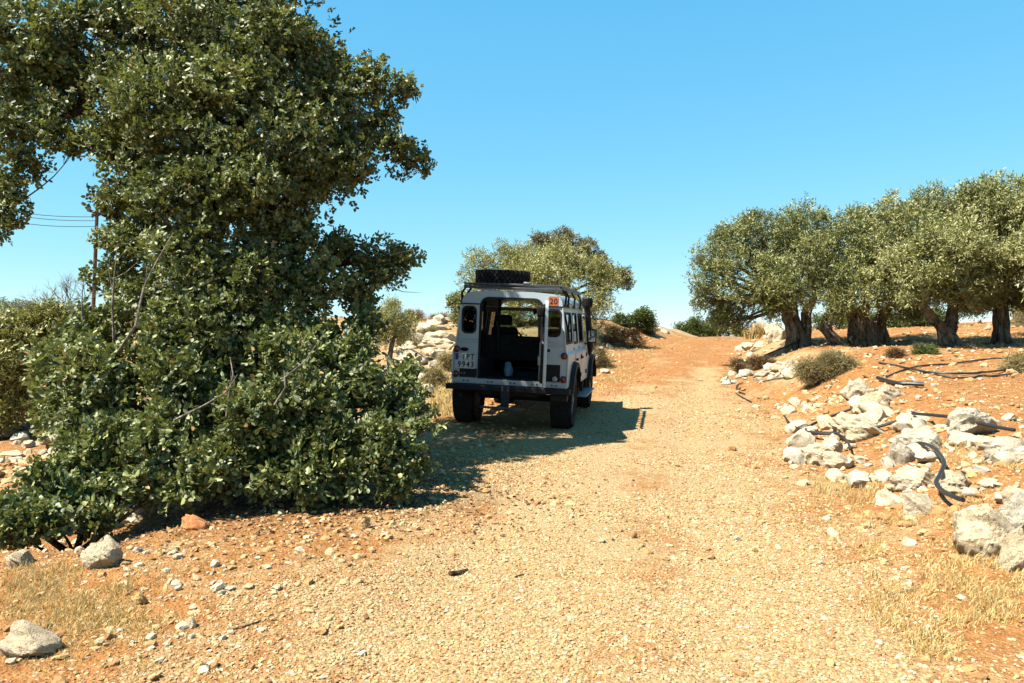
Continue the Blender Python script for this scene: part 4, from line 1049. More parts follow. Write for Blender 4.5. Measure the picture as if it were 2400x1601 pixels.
M_RED = plain('red_lens', (.28, .012, .012), .2, 0, .3, 20)
M_CLEAR = plain('clear_lens', (.42, .42, .40), .15, 0, .3, 30)
M_MIRROR = plain('mirror_glass', (.85, .85, .85), .04, 1.0, .02)
M_RIM = plain('dusty_rim', (.34, .30, .25), .6, .2, .25, 10)
M_PLATE = plain('plate_white', (.72, .73, .72), .4, 0, .05)
M_INK = plain('plate_black', (.012, .012, .012), .5)
M_BLUE = plain('plate_blue', (.02, .07, .42), .4)
M_ORANGE = plain('sticker_orange', (.72, .16, .03), .5, 0, .08)
M_ORANGE_D = plain('sticker_border', (.42, .06, .02), .5)
M_BAG = plain('plastic_bag', (.30, .44, .62), .4, 0, .2, 9)

veh = tag(empty('off_road_vehicle'), 'white boxy off road vehicle parked in tree shade with rear door open', 'vehicle')
fw = Vector((fwd[0], fwd[1], math.tan(VEH['pitch']))).normalized()
rt = Vector((rgt[0], rgt[1], -math.tan(VEH['roll']))).normalized()
up_ = rt.cross(fw).normalized(); rt = fw.cross(up_).normalized()
VM = Matrix((rt, fw, up_)).transposed().to_4x4(); VM.translation = Vector((VEH['x'], VEH['y'], VEH['z'] + .0))
veh.matrix_world = VM

def XZ(y0, sg=1): return lambda u, v, w: (u, y0 + w*sg, v)               # sheet facing the rear
def side_map(s, xa, za, xb, zb):                                       # leaning side sheet, u = y, v = z
    return lambda u, v, w: (s*((xa + (xb-xa)*(v-za)/(zb-za)) - w), u, v)
def arc(cy, cz, r, a0, a1, n=12): return [(cy + r*math.cos(R(a0+(a1-a0)*i/n)), cz + r*math.sin(R(a0+(a1-a0)*i/n))) for i in range(n+1)]
RA, FA, WZ, WR = .80, 3.594, .41, .41       # axle positions, wheel centre height, wheel radius

# rear wall with door opening and two quarter windows
prof_r = [(.838,.70),(.838,1.12),(.805,1.17),(.735,1.80),(.722,1.88),(.68,1.945),(.60,1.982),(.30,2.002)]
outer = [(-x, z) for x, z in prof_r][::-1]
outer = prof_r + [(-x, z) for x, z in prof_r[::-1]]
open_ = rrect(-.455, .455, .735, 1.905, .13, 6, (0,1,1,0))
qwl = rrect(-.725, -.505, 1.375, 1.775, .075, 5); qwr = rrect(.505, .725, 1.375, 1.775, .075, 5)
MB().panel(outer, [open_, qwl, qwr], XZ(0), .035).build('rear_wall', M_PAINT, veh)
for s, q in ((-1, qwl), (1, qwr)):
    cxm = s*.615; sm = [(cxm + (u-cxm)*.80, 1.575 + (v-1.575)*.88) for u, v in q]
    fr = MB().panel(q, [sm], XZ(-.006), .03).build('quarter_window', M_BLACK, veh)
    MB().panel(sm, [], XZ(.008), .005).build('pane', M_GLASS, fr)
# seal round the door opening
o2 = rrect(-.435, .435, .75, 1.885, .115, 6, (0,1,1,0))
MB().panel(rrect(-.465, .465, .73, 1.915, .135, 6, (0,1,1,0)), [o2], XZ(-.008), .03).build('door_seal', M_BLACK, veh)
# pressed lines across the rear and gutter line
for z, x in ((1.30, .79), (1.255, .795)):
    for s in (-1, 1): MB().box((min(s*.47, s*x), -.010, z-.006), (max(s*.47, s*x), -.001, z+.006)).build('panel_seam', M_PAINT, veh, bevel=.003)
for s in (-1, 1):
    MB().box((min(s*.47, s*.745), -.014, 1.797), (max(s*.47, s*.745), -.001, 1.815)).build('rain_gutter', M_BLACK, veh)
    MB().tube([(s*.743, -.01, 1.80), (s*.743, 2.62, 1.80)], .013, 6).build('rain_gutter', M_STEEL, veh)
    MB().tube([(s*.838, -.006, .70), (s*.838, -.006, 1.12), (s*.806, -.006, 1.17), (s*.738, -.006, 1.79)], .012, 6).build('corner_strip', M_PAINT, veh)

# sides
for s in (1, -1):
    lo = [(0.005,.66),(0.34,.66)] + arc(RA, WZ+.05, .50, 157, 23, 12)[0:] + [(1.28,.60),(3.02,.60)] + arc(FA, WZ+.05, .50, 165, 20, 12) + [(4.20,.66),(4.22,1.04),(2.90,1.13),(0.005,1.125)]
    MB().panel(lo, [], (lambda s: lambda u, v, w: (s*(.838-w), u, v))(s), .03).build('side_wall', M_PAINT, veh)
    MB().panel([(0.01,1.125),(2.80,1.125),(2.80,1.165),(0.01,1.165)], [], (lambda s: lambda u, v, w: (s*(.838-.035*(v-1.125)/.04-w), u, v))(s), .03).build('shoulder_cap', M_PAINT, veh)
    wins = [rrect(.10, .92, 1.27, 1.735, .04, 3), rrect(1.06, 1.66, 1.25, 1.735, .04, 3), rrect(1.86, 2.47, 1.25, 1.735, .04, 3)]
    fm = side_map(s, .803, 1.165, .735, 1.80)
    MB().panel([(0.01,1.166),(2.78,1.166),(2.60,1.80),(0.01,1.80)], wins, fm, .03).build('upper_side', M_PAINT, veh)
    MB().panel([(0.04,1.17),(2.74,1.17),(2.56,1.79),(0.04,1.79)], [[(a, b_) for a, b_ in q] for q in wins], side_map(s, .768, 1.165, .70, 1.80), .008).build('upper_trim', M_INNER, veh)
    fo = side_map(s, .809, 1.165, .741, 1.80)
    for i, q in enumerate(wins):
        cu = sum(a for a, _ in q)/len(q); cv = 1.50
        sm = [(cu + (a-cu)*.90, cv + (b_-cv)*.86) for a, b_ in q]
        f = MB().panel(q, [sm], fo, .02).build('side_window', M_BLACK, veh)
        MB().panel(sm, [], side_map(s, .797, 1.165, .729, 1.80), .004).build('pane', M_GLASS if s < 0 else M_DARKGLASS, f)
        if i == 0: MB().box((s*.77-.012, cu-.012, 1.28), (s*.77+.012, cu+.012, 1.72)).build('divider', M_BLACK, f)
    # doors, seams, handles, hinges
    for nm, poly, hy in (('side_door', [(1.29,.64),(1.73,.64),(1.73,1.115),(1.00,1.115),(1.00,.98),(1.16,.86),(1.25,.74)], 1.10), ('side_door', [(1.77,.64),(2.62,.64),(2.62,1.115),(1.77,1.115)], 1.86)):
        d = MB().panel(poly, [], (lambda s: lambda u, v, w: (s*(.847-w), u, v))(s), .010).build(nm, M_PAINT, veh, bevel=.004)
        MB().box((min(s*.845, s*.875), hy-.06, 1.00), (max(s*.845, s*.875), hy+.06, 1.035)).build('handle', M_BLACK, d, bevel=.006)
        ye = max(p[0] for p in poly)
        for z in (.74, 1.03): MB().box((min(s*.845, s*.865), ye-.03, z-.035), (max(s*.845, s*.865), ye+.05, z+.035)).build('hinge', M_BLACK, d, bevel=.004)
    for y in (1.03, 1.755):
        MB().box((min(s*.770, s*.812), y-.012, 1.168), (max(s*.770, s*.812), y+.012, 1.20)).build('pillar_foot', M_BLACK, veh)
    # black wheel arch eyebrows
    for cy in (RA, FA):
        n = 16; V, F = [], []
        for i in range(n+1):
            a = R(14 + 152*i/n)
            for rr_, xx in ((.475, .83), (.475, .915), (.535, .905), (.56, .83)):
                V.append((s*xx, cy + rr_*math.cos(a)*1.02, WZ+.04 + rr_*math.sin(a)))
        for i in range(n):
            for j in range(4): F.append((i*4+j, i*4+(j+1)%4, i*4+4+(j+1)%4, i*4+4+j))
        F += [(0,1,2,3), (n*4+3, n*4+2, n*4+1, n*4)]
        MB().add(V, F).build('wheel_arch', M_BLACK, veh)
        MB().lathe([(.49, -.17), (.50, -.17), (.50, .10), (.49, .10)], 24, Matrix.Translation((s*.74, cy, WZ+.04)) @ Matrix.Rotation(R(90), 4, 'Y')).build('inner_arch', M_INNER, veh)
    # side step
    st = MB().box((min(s*.80, s*.99), 1.42, .40), (max(s*.80, s*.99), 2.95, .425)).build('side_step', M_STEEL, veh, bevel=.008)
    for y in (1.55, 2.2, 2.85): MB().box((min(s*.55, s*.85), y-.025, .40), (max(s*.55, s*.85), y+.025, .60)).build('bracket', M_BLACK, st)
    # mirror
    mr = MB().box((s*.94-.075, 2.56, 1.235), (s*.94+.075, 2.62, 1.475)).build('wing_mirror', M_BLACK, veh, bevel=.02)
    MB().panel(rrect(s*.94-.058, s*.94+.058, 1.255, 1.455, .02, 3), [], XZ(2.552), .004).build('mirror_glass', M_MIRROR, mr)
    MB().tube([(s*.80, 2.70, 1.22), (s*.90, 2.62, 1.22), (s*.93, 2.60, 1.26)], .012, 6).build('mirror_arm', M_BLACK, mr)
# roof shell
sec = [(.743,1.80),(.728,1.875),(.685,1.945),(.605,1.985),(.30,2.005),(0,2.01)]
ring = sec + [(-x, z) for x, z in sec[-2::-1]]
V, F = [], []; ysec = [0.0, .05, .4, 2.45, 2.60]; zs = [.93, 1, 1, 1, .80]
for y, k in zip(ysec, zs):
    for x, z in ring: V.append((x, y, 1.80 + (z-1.80)*k))
n = len(ring)
for i in range(len(ysec)-1):
    for j in range(n-1): F.append((i*n+j, i*n+j+1, i*n+n+j+1, i*n+n+j))
rf = MB().add(V, F).build('roof', M_PAINT, veh)
sm = rf.modifiers.new('thickness', 'SOLIDIFY'); sm.thickness = .02; sm.offset = -1
MB().add([(x*.96, y, 1.80 + (z-1.80)*k - .045) for y, k in zip(ysec[1:], zs[1:]) for x, z in ring], [(i*n+j, i*n+j+1, i*n+n+j+1, i*n+n+j) for i in range(len(ysec)-2) for j in range(n-1)]).build('roof_lining', M_LINING, veh)
for s in (-1, 1):
    q = [(.732,1.872),(.690,1.948)]
    for y0, y1 in ((.62, 1.12),):
        MB().panel(rrect(y0, y1, 0, 1, .2, 4)[0:0] or [(y0,0.0),(y0+.03,-.05),(y1-.03,-.05),(y1,0.0),(y1,.9),(y1-.05,1.0),(y0+.05,1.0),(y0,.9)], [],
            (lambda s: lambda u, v, w: (s*(.736 + (.692-.736)*v - w), u, 1.874 + (1.948-1.874)*v + w*.4))(s), .004).build('roof_window', plain('sky_glass', (.05, .07, .08), .05, 0, .1) , veh)
# front: windscreen frame, bulkhead, bonnet, grille
MB().panel([(-.80,1.16),(.80,1.16),(.74,1.80),(-.74,1.80)], [rrect(-.70,-.03,1.25,1.74,.04,3), rrect(.03,.70,1.25,1.74,.04,3)], lambda u, v, w: (u, 2.77 - (v-1.16)*.27 - w, v), .03).build('windscreen_frame', M_PAINT, veh)
for a, b_ in ((-.70,-.03), (.03,.70)):
    MB().panel(rrect(a, b_, 1.25, 1.74, .04, 3), [], lambda u, v, w: (u, 2.757 - (v-1.16)*.27 - w, v), .004).build('windscreen', M_GLASS, veh)
MB().add([(-.78,2.78,1.16),(.78,2.78,1.16),(.72,4.15,1.10),(-.72,4.15,1.10),(-.78,2.78,1.03),(.78,2.78,1.03),(.72,4.20,.98),(-.72,4.20,.98)], [(0,1,2,3),(4,7,6,5),(0,4,5,1),(1,5,6,2),(2,6,7,3),(3,7,4,0)]).build('bonnet', M_PAINT, veh, bevel=.015)
MB().box((-.80, 4.14, .60), (.80, 4.19, 1.02)).build('grille_panel', M_PAINT, veh, bevel=.01)
MB().box((-.90, 4.24, .52), (.90, 4.36, .68)).build('front_bumper', M_BLACK, veh, bevel=.01)
# rear door, swung wide open towards the viewer
hinge = Vector((.462, -.02, 0)); ang = R(-100.5)
DM = Matrix.Translation(hinge) @ Matrix.Rotation(-ang, 4, 'Z')
def DP(u, v, w): return DM @ Vector((-u, -w, v))     # u from the hinge along the door, w thickness outwards
dr = MB().panel(rrect(0.0, .885, .735, 1.875, .12, 6, (0,1,1,0)), [rrect(.10, .80, 1.36, 1.80, .06, 4)], DP, .042).build('rear_door', M_PAINT, veh, bevel=.006)
MB().panel(rrect(.07, .83, 1.33, 1.83, .07, 4), [rrect(.12, .78, 1.38, 1.78, .05, 4)], lambda u, v, w: DP(u, v, -.006 + w), .054).build('window_seal', M_BLACK, dr)
MB().panel(rrect(.11, .79, 1.37, 1.79, .05, 4), [], lambda u, v, w: DP(u, v, .018 + w), .004).build('pane', M_DARKGLASS, dr)
MB().panel(rrect(.05, .83, .78, 1.30, .03, 3), [], lambda u, v, w: DP(u, v, -.035 + w), .034).build('door_trim', M_INNER, dr, bevel=.008)
MB().panel(rrect(.10, .30, 1.66, 1.80, .02, 3), [], lambda u, v, w: DP(u, v, -.09 + w), .085).build('wiper_motor', M_BLACK, dr, bevel=.01)
MB().panel(rrect(.68, .82, 1.02, 1.14, .01, 2), [], lambda u, v, w: DP(u, v, -.07 + w), .034).build('door_latch', M_STEEL, dr)
MB().panel(rrect(.66, .82, 1.20, 1.235, .01, 2), [], lambda u, v, w: DP(u, v, .045 + w), .04).build('door_handle', M_BLACK, dr, bevel=.006)
for z in (.88, 1.12, 1.62): MB().box((.44, -.035, z-.05), (.54, -.004, z+.05)).build('door_hinge', M_BLACK, veh, bevel=.006)
# rear cross member, bumper, tow plate, step
MB().box((-.835, -.02, .655), (.835, .05, .732)).build('rear_cross_member', M_PAINT, veh, bevel=.006)
for x in (-.66,-.60,-.30,-.24,.03,.09,.35,.41,.63,.69): MB().disc((0,0,0), .011, .012, Matrix.Translation((x, -.02, .694)) @ Matrix.Rotation(R(90), 4, 'X'), 8).build('bolt', M_BLACK, veh)
MB().box((-.90, -.14, .572), (.90, -.022, .652)).build('rear_bumper', M_BLACK, veh, bevel=.012)
MB().box((.62, -.10, .48), (.86, .02, .57)).build('bumper_bracket', M_BLACK, veh, bevel=.01)
tp = MB().box((-.075, -.155, .31), (.045, -.141, .66)).build('tow_plate', plain('dark_steel', (.03, .035, .045), .4, .4), veh, bevel=.004)
for x in (-.055, .025):
    for z in (.60, .635): MB().disc((0,0,0), .011, .014, Matrix.Translation((x, -.156, z)) @ Matrix.Rotation(R(90), 4, 'X'), 8).build('bolt', M_STEEL, tp)
MB().box((-.36, -.24, .335), (.27, -.15, .36)).build('rear_step', M_RACK, veh, bevel=.006)
MB().tube([(-.6, .80, .42), (.6, .80, .42)], .055, 10).lathe([(1e-3,-.13),(.10,-.11),(.15,0),(.10,.11),(1e-3,.13)], 16, Matrix.Translation((-.18, .80, .42))).build('rear_axle', M_INNER, veh)
MB().box((-.50, .1, .52), (-.42, 4.1, .66)).box((.42, .1, .52), (.50, 4.1, .66)).box((-.42, .06, .50), (.42, .5, .655)).box((-.80, 1.3, .50), (.80, 2.9, .60)).build('chassis', M_INNER, veh)
MB().tube([(-.70, -.02, .47), (-.66, .3, .47)], .035, 10).build('exhaust_pipe', M_BLACK, veh)
for s in (-1, 1): MB().box((s*.74-.14, .28, .24), (s*.74+.14, .29, .56)).build('mud_flap', M_RUBBER, veh)
# wheels
def tyre_part(name, M, parent, lugs=True):
    w = .130
    prof = [(.235,-w*.85),(.30,-w),(.36,-w*1.03),(.392,-w*.86),(.398,-w*.4),(.398,w*.4),(.392,w*.86),(.36,w*1.03),(.30,w),(.235,w*.85)]
    mb = MB().lathe(prof, 40, M)
    if lugs:
        for k in range(34):
            a = 2*math.pi*k/34
            for j, (h0, h1) in enumerate(((-w*.98, -w*.42), (-w*.36, w*.0), (w*.04, w*.38), (w*.44, w*.98))):
                aa = a + (.09 if j % 2 else 0)
                T = M @ Matrix.Rotation(aa, 4, 'Z')
                mb.box((.385, -.021, h0), (.413, .021, h1), T)
    return mb.build(name, M_RUBBER, parent)
for s in (-1, 1):
    for cy in (RA, FA):
        wh = bpy.data.objects.new('wheel', None); wh.empty_display_size = .1; wh.location = (s*.735, cy, WZ); link(wh, veh)
        T = Matrix.Rotation(R(90)*s, 4, 'Y')
        tyre_part('tyre', T, wh)
        rim = [(.236,-.10),(.242,-.10),(.242,.10),(.23,.10),(.215,.06),(.17,.045),(.12,.075),(.06,.08),(.055,.12),(1e-3,.12),(1e-3,.03),(.10,.02),(.22,.02)]
        MB().lathe(rim, 28, T).build('rim', M_RIM, wh)
        hb = MB()
        for k in range(5):
            a = 2*math.pi*k/5; hb.disc((0,0,0), .011, .02, T @ Matrix.Translation((.085*math.cos(a), .085*math.sin(a), .078)), 6)
        hb.build('wheel_nuts', M_STEEL, wh)
# lamps, panels, plate
def lamp(x, z, r, mat, base=True, name='tail_lamp'):
    T = Matrix.Translation((x, -.002, z)) @ Matrix.Rotation(R(90), 4, 'X')
    o = MB().lathe([(1e-3,0),(r*1.18,0),(r*1.18,.018),(r*1.0,.022),(1e-3,.022)], 20, T).build(name, M_BLACK, veh)
    MB().lathe([(1e-3,.022),(r,.0222),(r*.92,.04),(r*.5,.05),(1e-3,.052)], 20, T).build('lens', mat, o); return o
lamp(-.785, 1.145, .040, M_RED); lamp(-.785, .785, .040, M_RED); lamp(.785, 1.115, .040, M_RED); lamp(.785, .785, .040, M_RED); lamp(.665, .785, .040, M_CLEAR, True, 'reversing_lamp')
MB().panel(rrect(-.83, -.742, .735, .836, .012, 2), [], XZ(-.0016), .001).build('lamp_plinth', M_PAINT, veh)
MB().panel(rrect(-.73, -.475, .742, .872, .006, 2), [], XZ(-.007), .006).build('black_panel', M_BLACK, veh)
MB().panel(rrect(.53, .735, .742, .985, .006, 2), [], XZ(-.0015), .001).build('black_panel', M_BLACK, veh)
MB().panel([(-.668 + .062*math.cos(R(a)), 1.145 + .028*math.sin(R(a))) for a in range(0, 360, 18)], [], XZ(-.02), .018).build('oval_reflector', M_BLUE if False else plain('dark_lens', (.015, .012, .03), .2), veh)
for x in (-.70, -.655): MB().disc((0,0,0), .013, .01, Matrix.Translation((x, -.008, .80)) @ Matrix.Rotation(R(90), 4, 'X'), 10).build('tow_socket', M_STEEL, veh)
def text_mesh(txt, size, mat, parent, M, name, sx=1.0, thick=.0008, bold=.0):
    cu = bpy.data.curves.new('t', 'FONT'); cu.body = txt; cu.size = size; cu.extrude = thick; cu.offset = bold
    cu.align_x = 'CENTER'; cu.align_y = 'CENTER'; cu.resolution_u = 3
    ob = bpy.data.objects.new('t', cu); COL.objects.link(ob)
    bpy.context.view_layer.update()
    me = bpy.data.meshes.new_from_object(ob.evaluated_get(bpy.context.evaluated_depsgraph_get()))
    bpy.data.objects.remove(ob); bpy.data.curves.remove(cu)
    me.name = name; me.materials.clear(); me.materials.append(mat)
    o = link(bpy.data.objects.new(name, me), parent)
    o.matrix_local = M @ Matrix.Rotation(R(90), 4, 'X') @ Matrix.Diagonal((sx, 1, 1, 1)); return o
pl = MB().panel(rrect(-.805, -.500, .868, 1.092, .008, 2), [], XZ(-.014), .008).build('number_plate', M_PLATE, veh)
pl['label'] = 'white number plate with blue band reading IPT 9943'
MB().panel(rrect(-.800, -.752, .990, 1.086, .003, 1), [], XZ(-.0152), .001).build('blue_band', M_BLUE, pl)
for t, x in (('I', -.672), ('P', -.612), ('T', -.545)): text_mesh(t, .118, M_INK, pl, Matrix.Translation((x, -.0155, 1.034)), 'letter', .82, bold=.0026)
for t, x in (('9', -.735), ('9', -.672), ('4', -.607), ('3', -.542)): text_mesh(t, .118, M_INK, pl, Matrix.Translation((x, -.0155, .924)), 'digit', .84, bold=.0026)
for z in (1.034, .924): MB().disc((0,0,0), .014, .001, Matrix.Translation((-.733 if z > 1 else -.786, -.0142, z)) @ Matrix.Rotation(R(90), 4, 'X'), 12).build('registration_seal', plain('seal', (.5, .54, .54), .5), pl)
stk = MB().panel(rrect(.530, .672, 1.812, 1.948, .02, 3), [], XZ(-.0025), .002).build('sticker', M_ORANGE_D, veh)
stk['label'] = 'orange square sticker with the number 20'
MB().panel(rrect(.537, .665, 1.819, 1.941, .016, 3), [], XZ(-.0035), .0008).build('sticker_face', M_ORANGE, stk)
for t, x in (('2', .572), ('0', .631)): text_mesh(t, .115, M_INK, stk, Matrix.Translation((x, -.0040, 1.877)), 'digit', .92, bold=.0035)
# air intake snorkel on the right wing
sn = MB()
sn.tube([(.83, 3.25, 1.02), (.875, 3.02, 1.10), (.885, 2.86, 1.20), (.855, 2.78, 1.50), (.82, 2.70, 1.86)], [.05,.055,.058,.055,.052], 10)
so = sn.build('snorkel', M_BLACK, veh)
hd = MB().lathe([(1e-3,1.84),(.078,1.85),(.086,1.87),(.086,2.00),(.07,2.02),(1e-3,2.025)], 18, Matrix.Translation((.82, 2.70, 0)))
for k in range(18):
    a = 2*math.pi*k/18; hd.box((.082, -.006, 1.875), (.092, .006, 1.995), Matrix.Translation((.82, 2.70, 0)) @ Matrix.Rotation(a, 4, 'Z'))
hd.build('intake_head', M_BLACK, so)
# roof rack
rk = bpy.data.objects.new('roof_rack', None); rk.empty_display_size = .1; link(rk, veh)
for s in (-1, 1):
    MB().box((s*.70-.018, .02, 2.045), (s*.70+.018, 2.35, 2.085)).build('side_rail', M_RACK, rk, bevel=.005)
    for y in (.10, .42, 1.2, 2.1):
        MB().tube([(s*.70, y, 2.06), (s*.765, y, 1.96), (s*.757, y, 1.81)], .017, 6).box((s*.757-.02, y-.03, 1.80), (s*.757+.02, y+.03, 1.84)).build('rack_foot', M_BLACK, rk)
for i in range(9):
    y = .03 + i*.285
    MB().box((-.715, y-.03, 2.088), (.715, y+.03, 2.112)).build('cross_bar', M_RACK, rk, bevel=.005)
MB().box((-.715, .0, 2.03), (.715, .03, 2.062)).build('rear_bar', M_RACK, rk, bevel=.005)
MB().box((.16, -.005, 2.113), (.25, .07, 2.14)).build('clamp', M_STEEL, rk, bevel=.005)
# inside
MB().box((-.80, .04, .70), (.80, 2.75, .725)).build('cabin_floor', M_INNER, veh)
for s in (-1, 1):
    MB().box((min(s*.50, s*.80), .06, .725), (max(s*.50, s*.80), 1.25, 1.02)).build('wheel_box', M_INNER, veh)
    MB().panel([(0.05,.73),(2.7,.73),(2.7,1.20),(.05,1.20)], [], (lambda s: lambda u, v, w: (s*(.795-w), u, v))(s), .01).build('side_trim', M_INNER, veh)
MB().box((-.79, 2.50, .75), (.79, 2.72, 1.24)).box((-.70, 2.42, 1.06), (.70, 2.55, 1.19)).build('dashboard', M_INNER, veh, bevel=.02)
def seat(x, y, w):
    o = MB().box((x-w/2, y, .95), (x+w/2, y+.48, 1.08)).build('seat', M_SEAT, veh, bevel=.04)
    MB().add([(x-w/2,y-.02,1.04),(x+w/2,y-.02,1.04),(x+w/2,y+.10,1.04),(x-w/2,y+.10,1.04),(x-w/2+.03,y-.14,1.46),(x+w/2-.03,y-.14,1.46),(x+w/2-.03,y-.04,1.46),(x-w/2+.03,y-.04,1.46)],
             [(0,3,2,1),(4,5,6,7),(0,1,5,4),(1,2,6,5),(2,3,7,6),(3,0,4,7)]).build('backrest', M_SEAT, o, bevel=.04)
    if w < .6:
        MB().box((x-.13, y-.16, 1.49), (x+.13, y-.07, 1.66)).build('headrest', M_SEAT, o, bevel=.035)
seat(-.45, 1.85, .50); seat(.45, 1.85, .50)
MB().box((-.62, 1.14, .95), (.62, 1.55, 1.06)).box((-.62, 1.02, .95), (.62, 1.14, 1.34)).build('rear_bench', M_SEAT, veh, bevel=.03)
for x in (-.62, -.38): MB().tube([(x, .98, 1.0), (x, .98, 1.90)], .022, 8).build('roll_bar', M_INNER, veh)
T = Matrix.Translation((-.43, 2.32, 1.22)) @ Matrix.Rotation(R(-62), 4, 'X')
stw = MB(); nT = 28
for k in range(nT):
    a, a2 = 2*math.pi*k/nT, 2*math.pi*(k+1)/nT
    stw.tube([T @ Vector((.205*math.cos(a), .205*math.sin(a), 0)), T @ Vector((.205*math.cos(a2), .205*math.sin(a2), 0))], .016, 6, False)
for a in (90, 210, 330): stw.tube([T @ Vector((0,0,-.02)), T @ Vector((.2*math.cos(R(a)), .2*math.sin(R(a)), 0))], .013, 5)
stw.build('steering_wheel', M_INNER, veh)
MB().box((-.10, 2.50, 1.70), (.08, 2.53, 1.765)).build('inner_mirror', M_BLACK, veh, bevel=.01)
# a plastic bag standing on the load floor, and the spare tyre on the rack
def place(o, p):
    o.matrix_world = VM @ Matrix.Translation(p); return o
bag = MB(); V, F = [], []
for i, (h, w, d) in enumerate(((0,.060,.05),(.03,.068,.05),(.09,.066,.045),(.14,.060,.035),(.18,.050,.02),(.21,.042,.008))):
    for k in range(12):
        a = 2*math.pi*k/12; q = 1 + .14*math.sin(3*a + i) + .10*math.sin(5*a - 2*i)
        V.append((w*q*math.cos(a), d*q*math.sin(a) , h + .01*math.sin(5*a)))
for i in range(5):
    for k in range(12): F.append((i*12+k, i*12+(k+1)%12, i*12+12+(k+1)%12, i*12+12+k))
F.append(tuple(range(12))[::-1]); F.append(tuple(60+k for k in range(12)))
place(tag(bag.add(V, F).build('plastic_bag', M_BAG), 'pale blue plastic bag on the load floor inside the open rear door', 'bag'), (-.17, .80, .727))
sp = tag(empty('spare_wheel'), 'black spare wheel lying flat on the roof rack', 'wheel')
place(sp, (-.27, .60, 2.217)); sp.matrix_world = sp.matrix_world @ Matrix.Diagonal((1, 1, .80, 1))
tyre_part('tyre', Matrix.Identity(4), sp)
MB().lathe([(.236,-.10),(.242,-.10),(.242,.10),(.22,.10),(.20,.02),(.05,.03),(1e-3,.03),(1e-3,.0),(.22,-.01)], 28).build('rim', M_RIM, sp)

# ------------------------------------------------------------------ hoses, poles, wires, twigs
def hose(pts, r, label, name='irrigation_hose', lift=.02, sub=8):
    q = [gpt(x, y) + Vector((0, 0, lift)) for x, y in pts]
    out = []
    for i in range(len(q)-1):
        p0, p1, p2, p3 = q[max(i-1, 0)], q[i], q[i+1], q[min(i+2, len(q)-1)]
        for k in range(sub):
            t = k/sub; out.append(.5*((2*p1) + (p2-p0)*t + (2*p0-5*p1+4*p2-p3)*t*t + (3*p1-p0-3*p2+p3)*t**3))
    out.append(q[-1]); r = r*.82
    for i, p in enumerate(out): p.z = max(p.z, Hs(p.x, p.y) + r*.8)
    return tag(MB().tube(out, r, 8).build(name, M_HOSE), label, 'hose')
hose([(2010,925),(1970,948),(1905,972),(1865,990),(1850,1005),(1880,1012),(1930,1010),(2000,1000),(2060,985),(2095,980)], .022, 'black hose bent into a tight loop between the rubble rocks', lift=.09)
hose([(1800,968),(1815,988),(1840,1002),(1865,1008),(1920,1012),(1945,1030),(1952,1050)], .017, 'thin black hose crossing the loop towards the track edge', lift=.09)
hose([(2095,978),(2160,985),(2220,995),(2262,1008),(2330,1022)], .023, 'straight black hose lying across the top of the rubble heap', lift=.15)
hose([(2105,1045),(2130,1050),(2152,1066),(2168,1095),(2158,1125),(2150,1145),(2165,1165),(2190,1180),(2212,1188)], .023, 'thick black hose snaking down between white boulders', lift=.13)
hose([(2015,876),(2055,888),(2090,890),(2122,892)], .038, 'thick black pipe end lying behind the white rocks', 'irrigation_pipe', lift=.06)
hose([(2035,868),(2075,852),(2120,842),(2180,838),(2250,830),(2330,824)], .018, 'long thin black hose curving over the grove earth', lift=.02)
hose([(2018,836),(2075,846),(2140,858),(2230,860),(2310,852)], .02, 'shadow streak modelled as a black tube behind the long thin hose on the grove earth', lift=.02)  # no real hose: black tube laid for the dark shrub's shadow streak
hose([(2110,858),(2190,870),(2280,866),(2345,858)], .018, 'shadow patch modelled as a short black tube next to the grey shrub at the right edge', lift=.02)  # black tube added in place of a broad shadow on the earth
hose([(1710,908),(1692,900),(1693,888),(1706,882)], .016, 'short hooked black hose at the right verge', lift=.03)
hose([(1740,882),(1780,874),(1835,866)], .016, 'short straight black hose beside the verge rocks', lift=.03)
hose([(1725,925),(1690,905),(1700,893)], .014, 'thin hose stub in the dry grass of the right verge', lift=.02)
pA, pB = gpt(1755, 825) + Vector((0, 0, .1)), P(1830*K, 785*K, b0.y - .3)
tag(MB().tube([pA, pA.lerp(pB, .5), pB], .022, 7).build('metal_rod', M_HOSE), 'dark rod leaning up the bank towards the leftmost olive', 'rod')
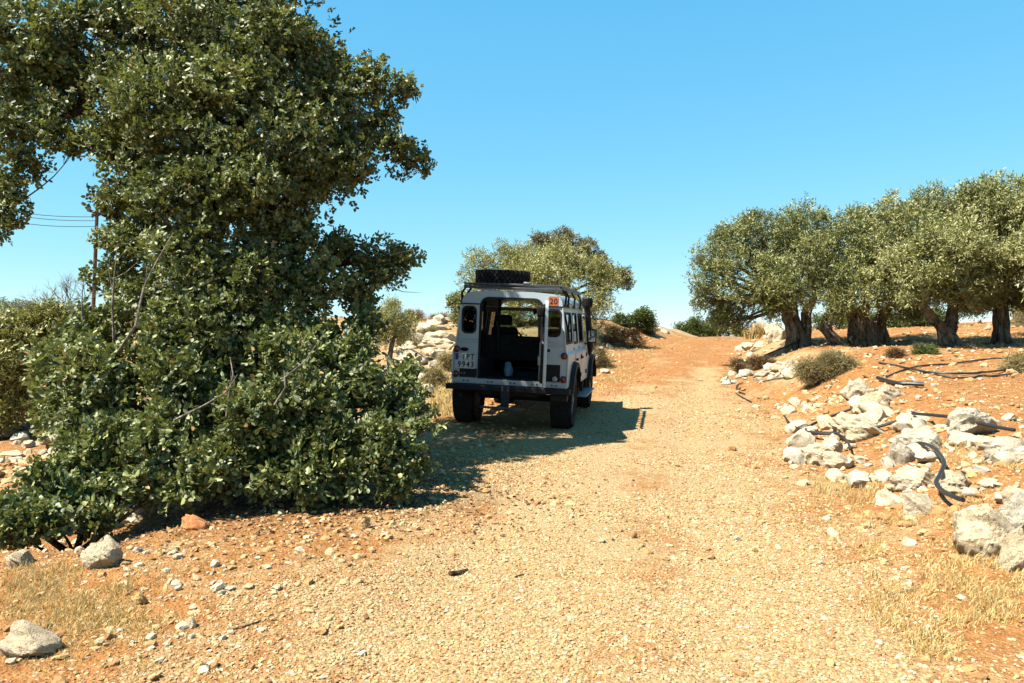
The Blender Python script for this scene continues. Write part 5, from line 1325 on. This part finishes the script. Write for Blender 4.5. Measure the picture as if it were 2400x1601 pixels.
def pole(x, y0, y1, d, dx, label):
    b_ = P(x*K, y0*K, d); b_.z = Hs(b_.x, b_.y) - .2; t_ = P((x+dx)*K, y1*K, d)
    o = tag(empty('utility_pole', b_), label, 'pole')
    MB().tube([(0,0,0), (t_-b_)*.5, t_-b_], [.085,.08,.07], 10).build('shaft', M_POLE, o)
    c = t_ - b_
    MB().box((c.x-.05, c.y-.75, c.z-.42), (c.x+.05, c.y+.75, c.z-.32)).build('cross_arm', M_POLE, o)
    for k in (-.6, 0, .6): MB().lathe([(1e-3,0),(.05,0),(.06,.05),(.04,.12),(1e-3,.12)], 10, Matrix.Translation((c.x, c.y+k, c.z-.32))).build('insulator', M_CLEAR, o)
    return t_
t1 = pole(213, 690, 470, 34.0, 11, 'brown wooden utility pole rising beside the carob at the left')
t2 = pole(695, 760, 560, 48.0, 0, 'brown far utility pole glimpsed through the carob foliage')
for i, (xa, ya, xb, yb, w) in enumerate((( -40, 473, 224, 498, 'uppermost'), (-40, 481, 224, 507, 'middle'), (-40, 498, 224, 520, 'lowest'))):
    A_, B_ = P(xa*K, ya*K, 31.0), P(xb*K, yb*K, 33.9 + .1*i); m_ = [A_.lerp(B_, k/8) - Vector((0, 0, .15*math.sin(math.pi*k/8))) for k in range(9)]
    tag(MB().tube(m_, .014, 5).build('power_wire', M_WIRE), w + ' of the three thin power wires left of the pole', 'wire')
def twig(pts, r, label, mat=None):
    q = [gpt(x, y) + Vector((0, 0, r)) for x, y in pts]
    tag(MB().tube(q, [r*(1-.5*i/(len(q)-1)) for i in range(len(q))], 6).build('twig', mat or M_BARK_C), label, 'twig')
twig([(1032,1324),(1050,1322),(1074,1314)], .017, 'short thick brown twig lying on the gravel track')
twig([(1183,1328),(1194,1324),(1202,1322)], .007, 'tiny dark twig on the gravel right of the thick twig')
twig([(522,1452),(560,1442),(598,1430)], .006, 'thin dark twig on the earth at the lower left')
twig([(2112,1590),(2170,1588),(2230,1578)], .006, 'thin twig at the bottom right corner of the verge', M_DEADWOOD)
twig([(1925,1300),(2000,1285),(2040,1278)], .005, 'pale straight straw stick in the grass of the right verge', M_STRAW)
twig([(2040,1370),(2110,1352),(2180,1345)], .005, 'pale dry stick below the large boulder', M_DEADWOOD)
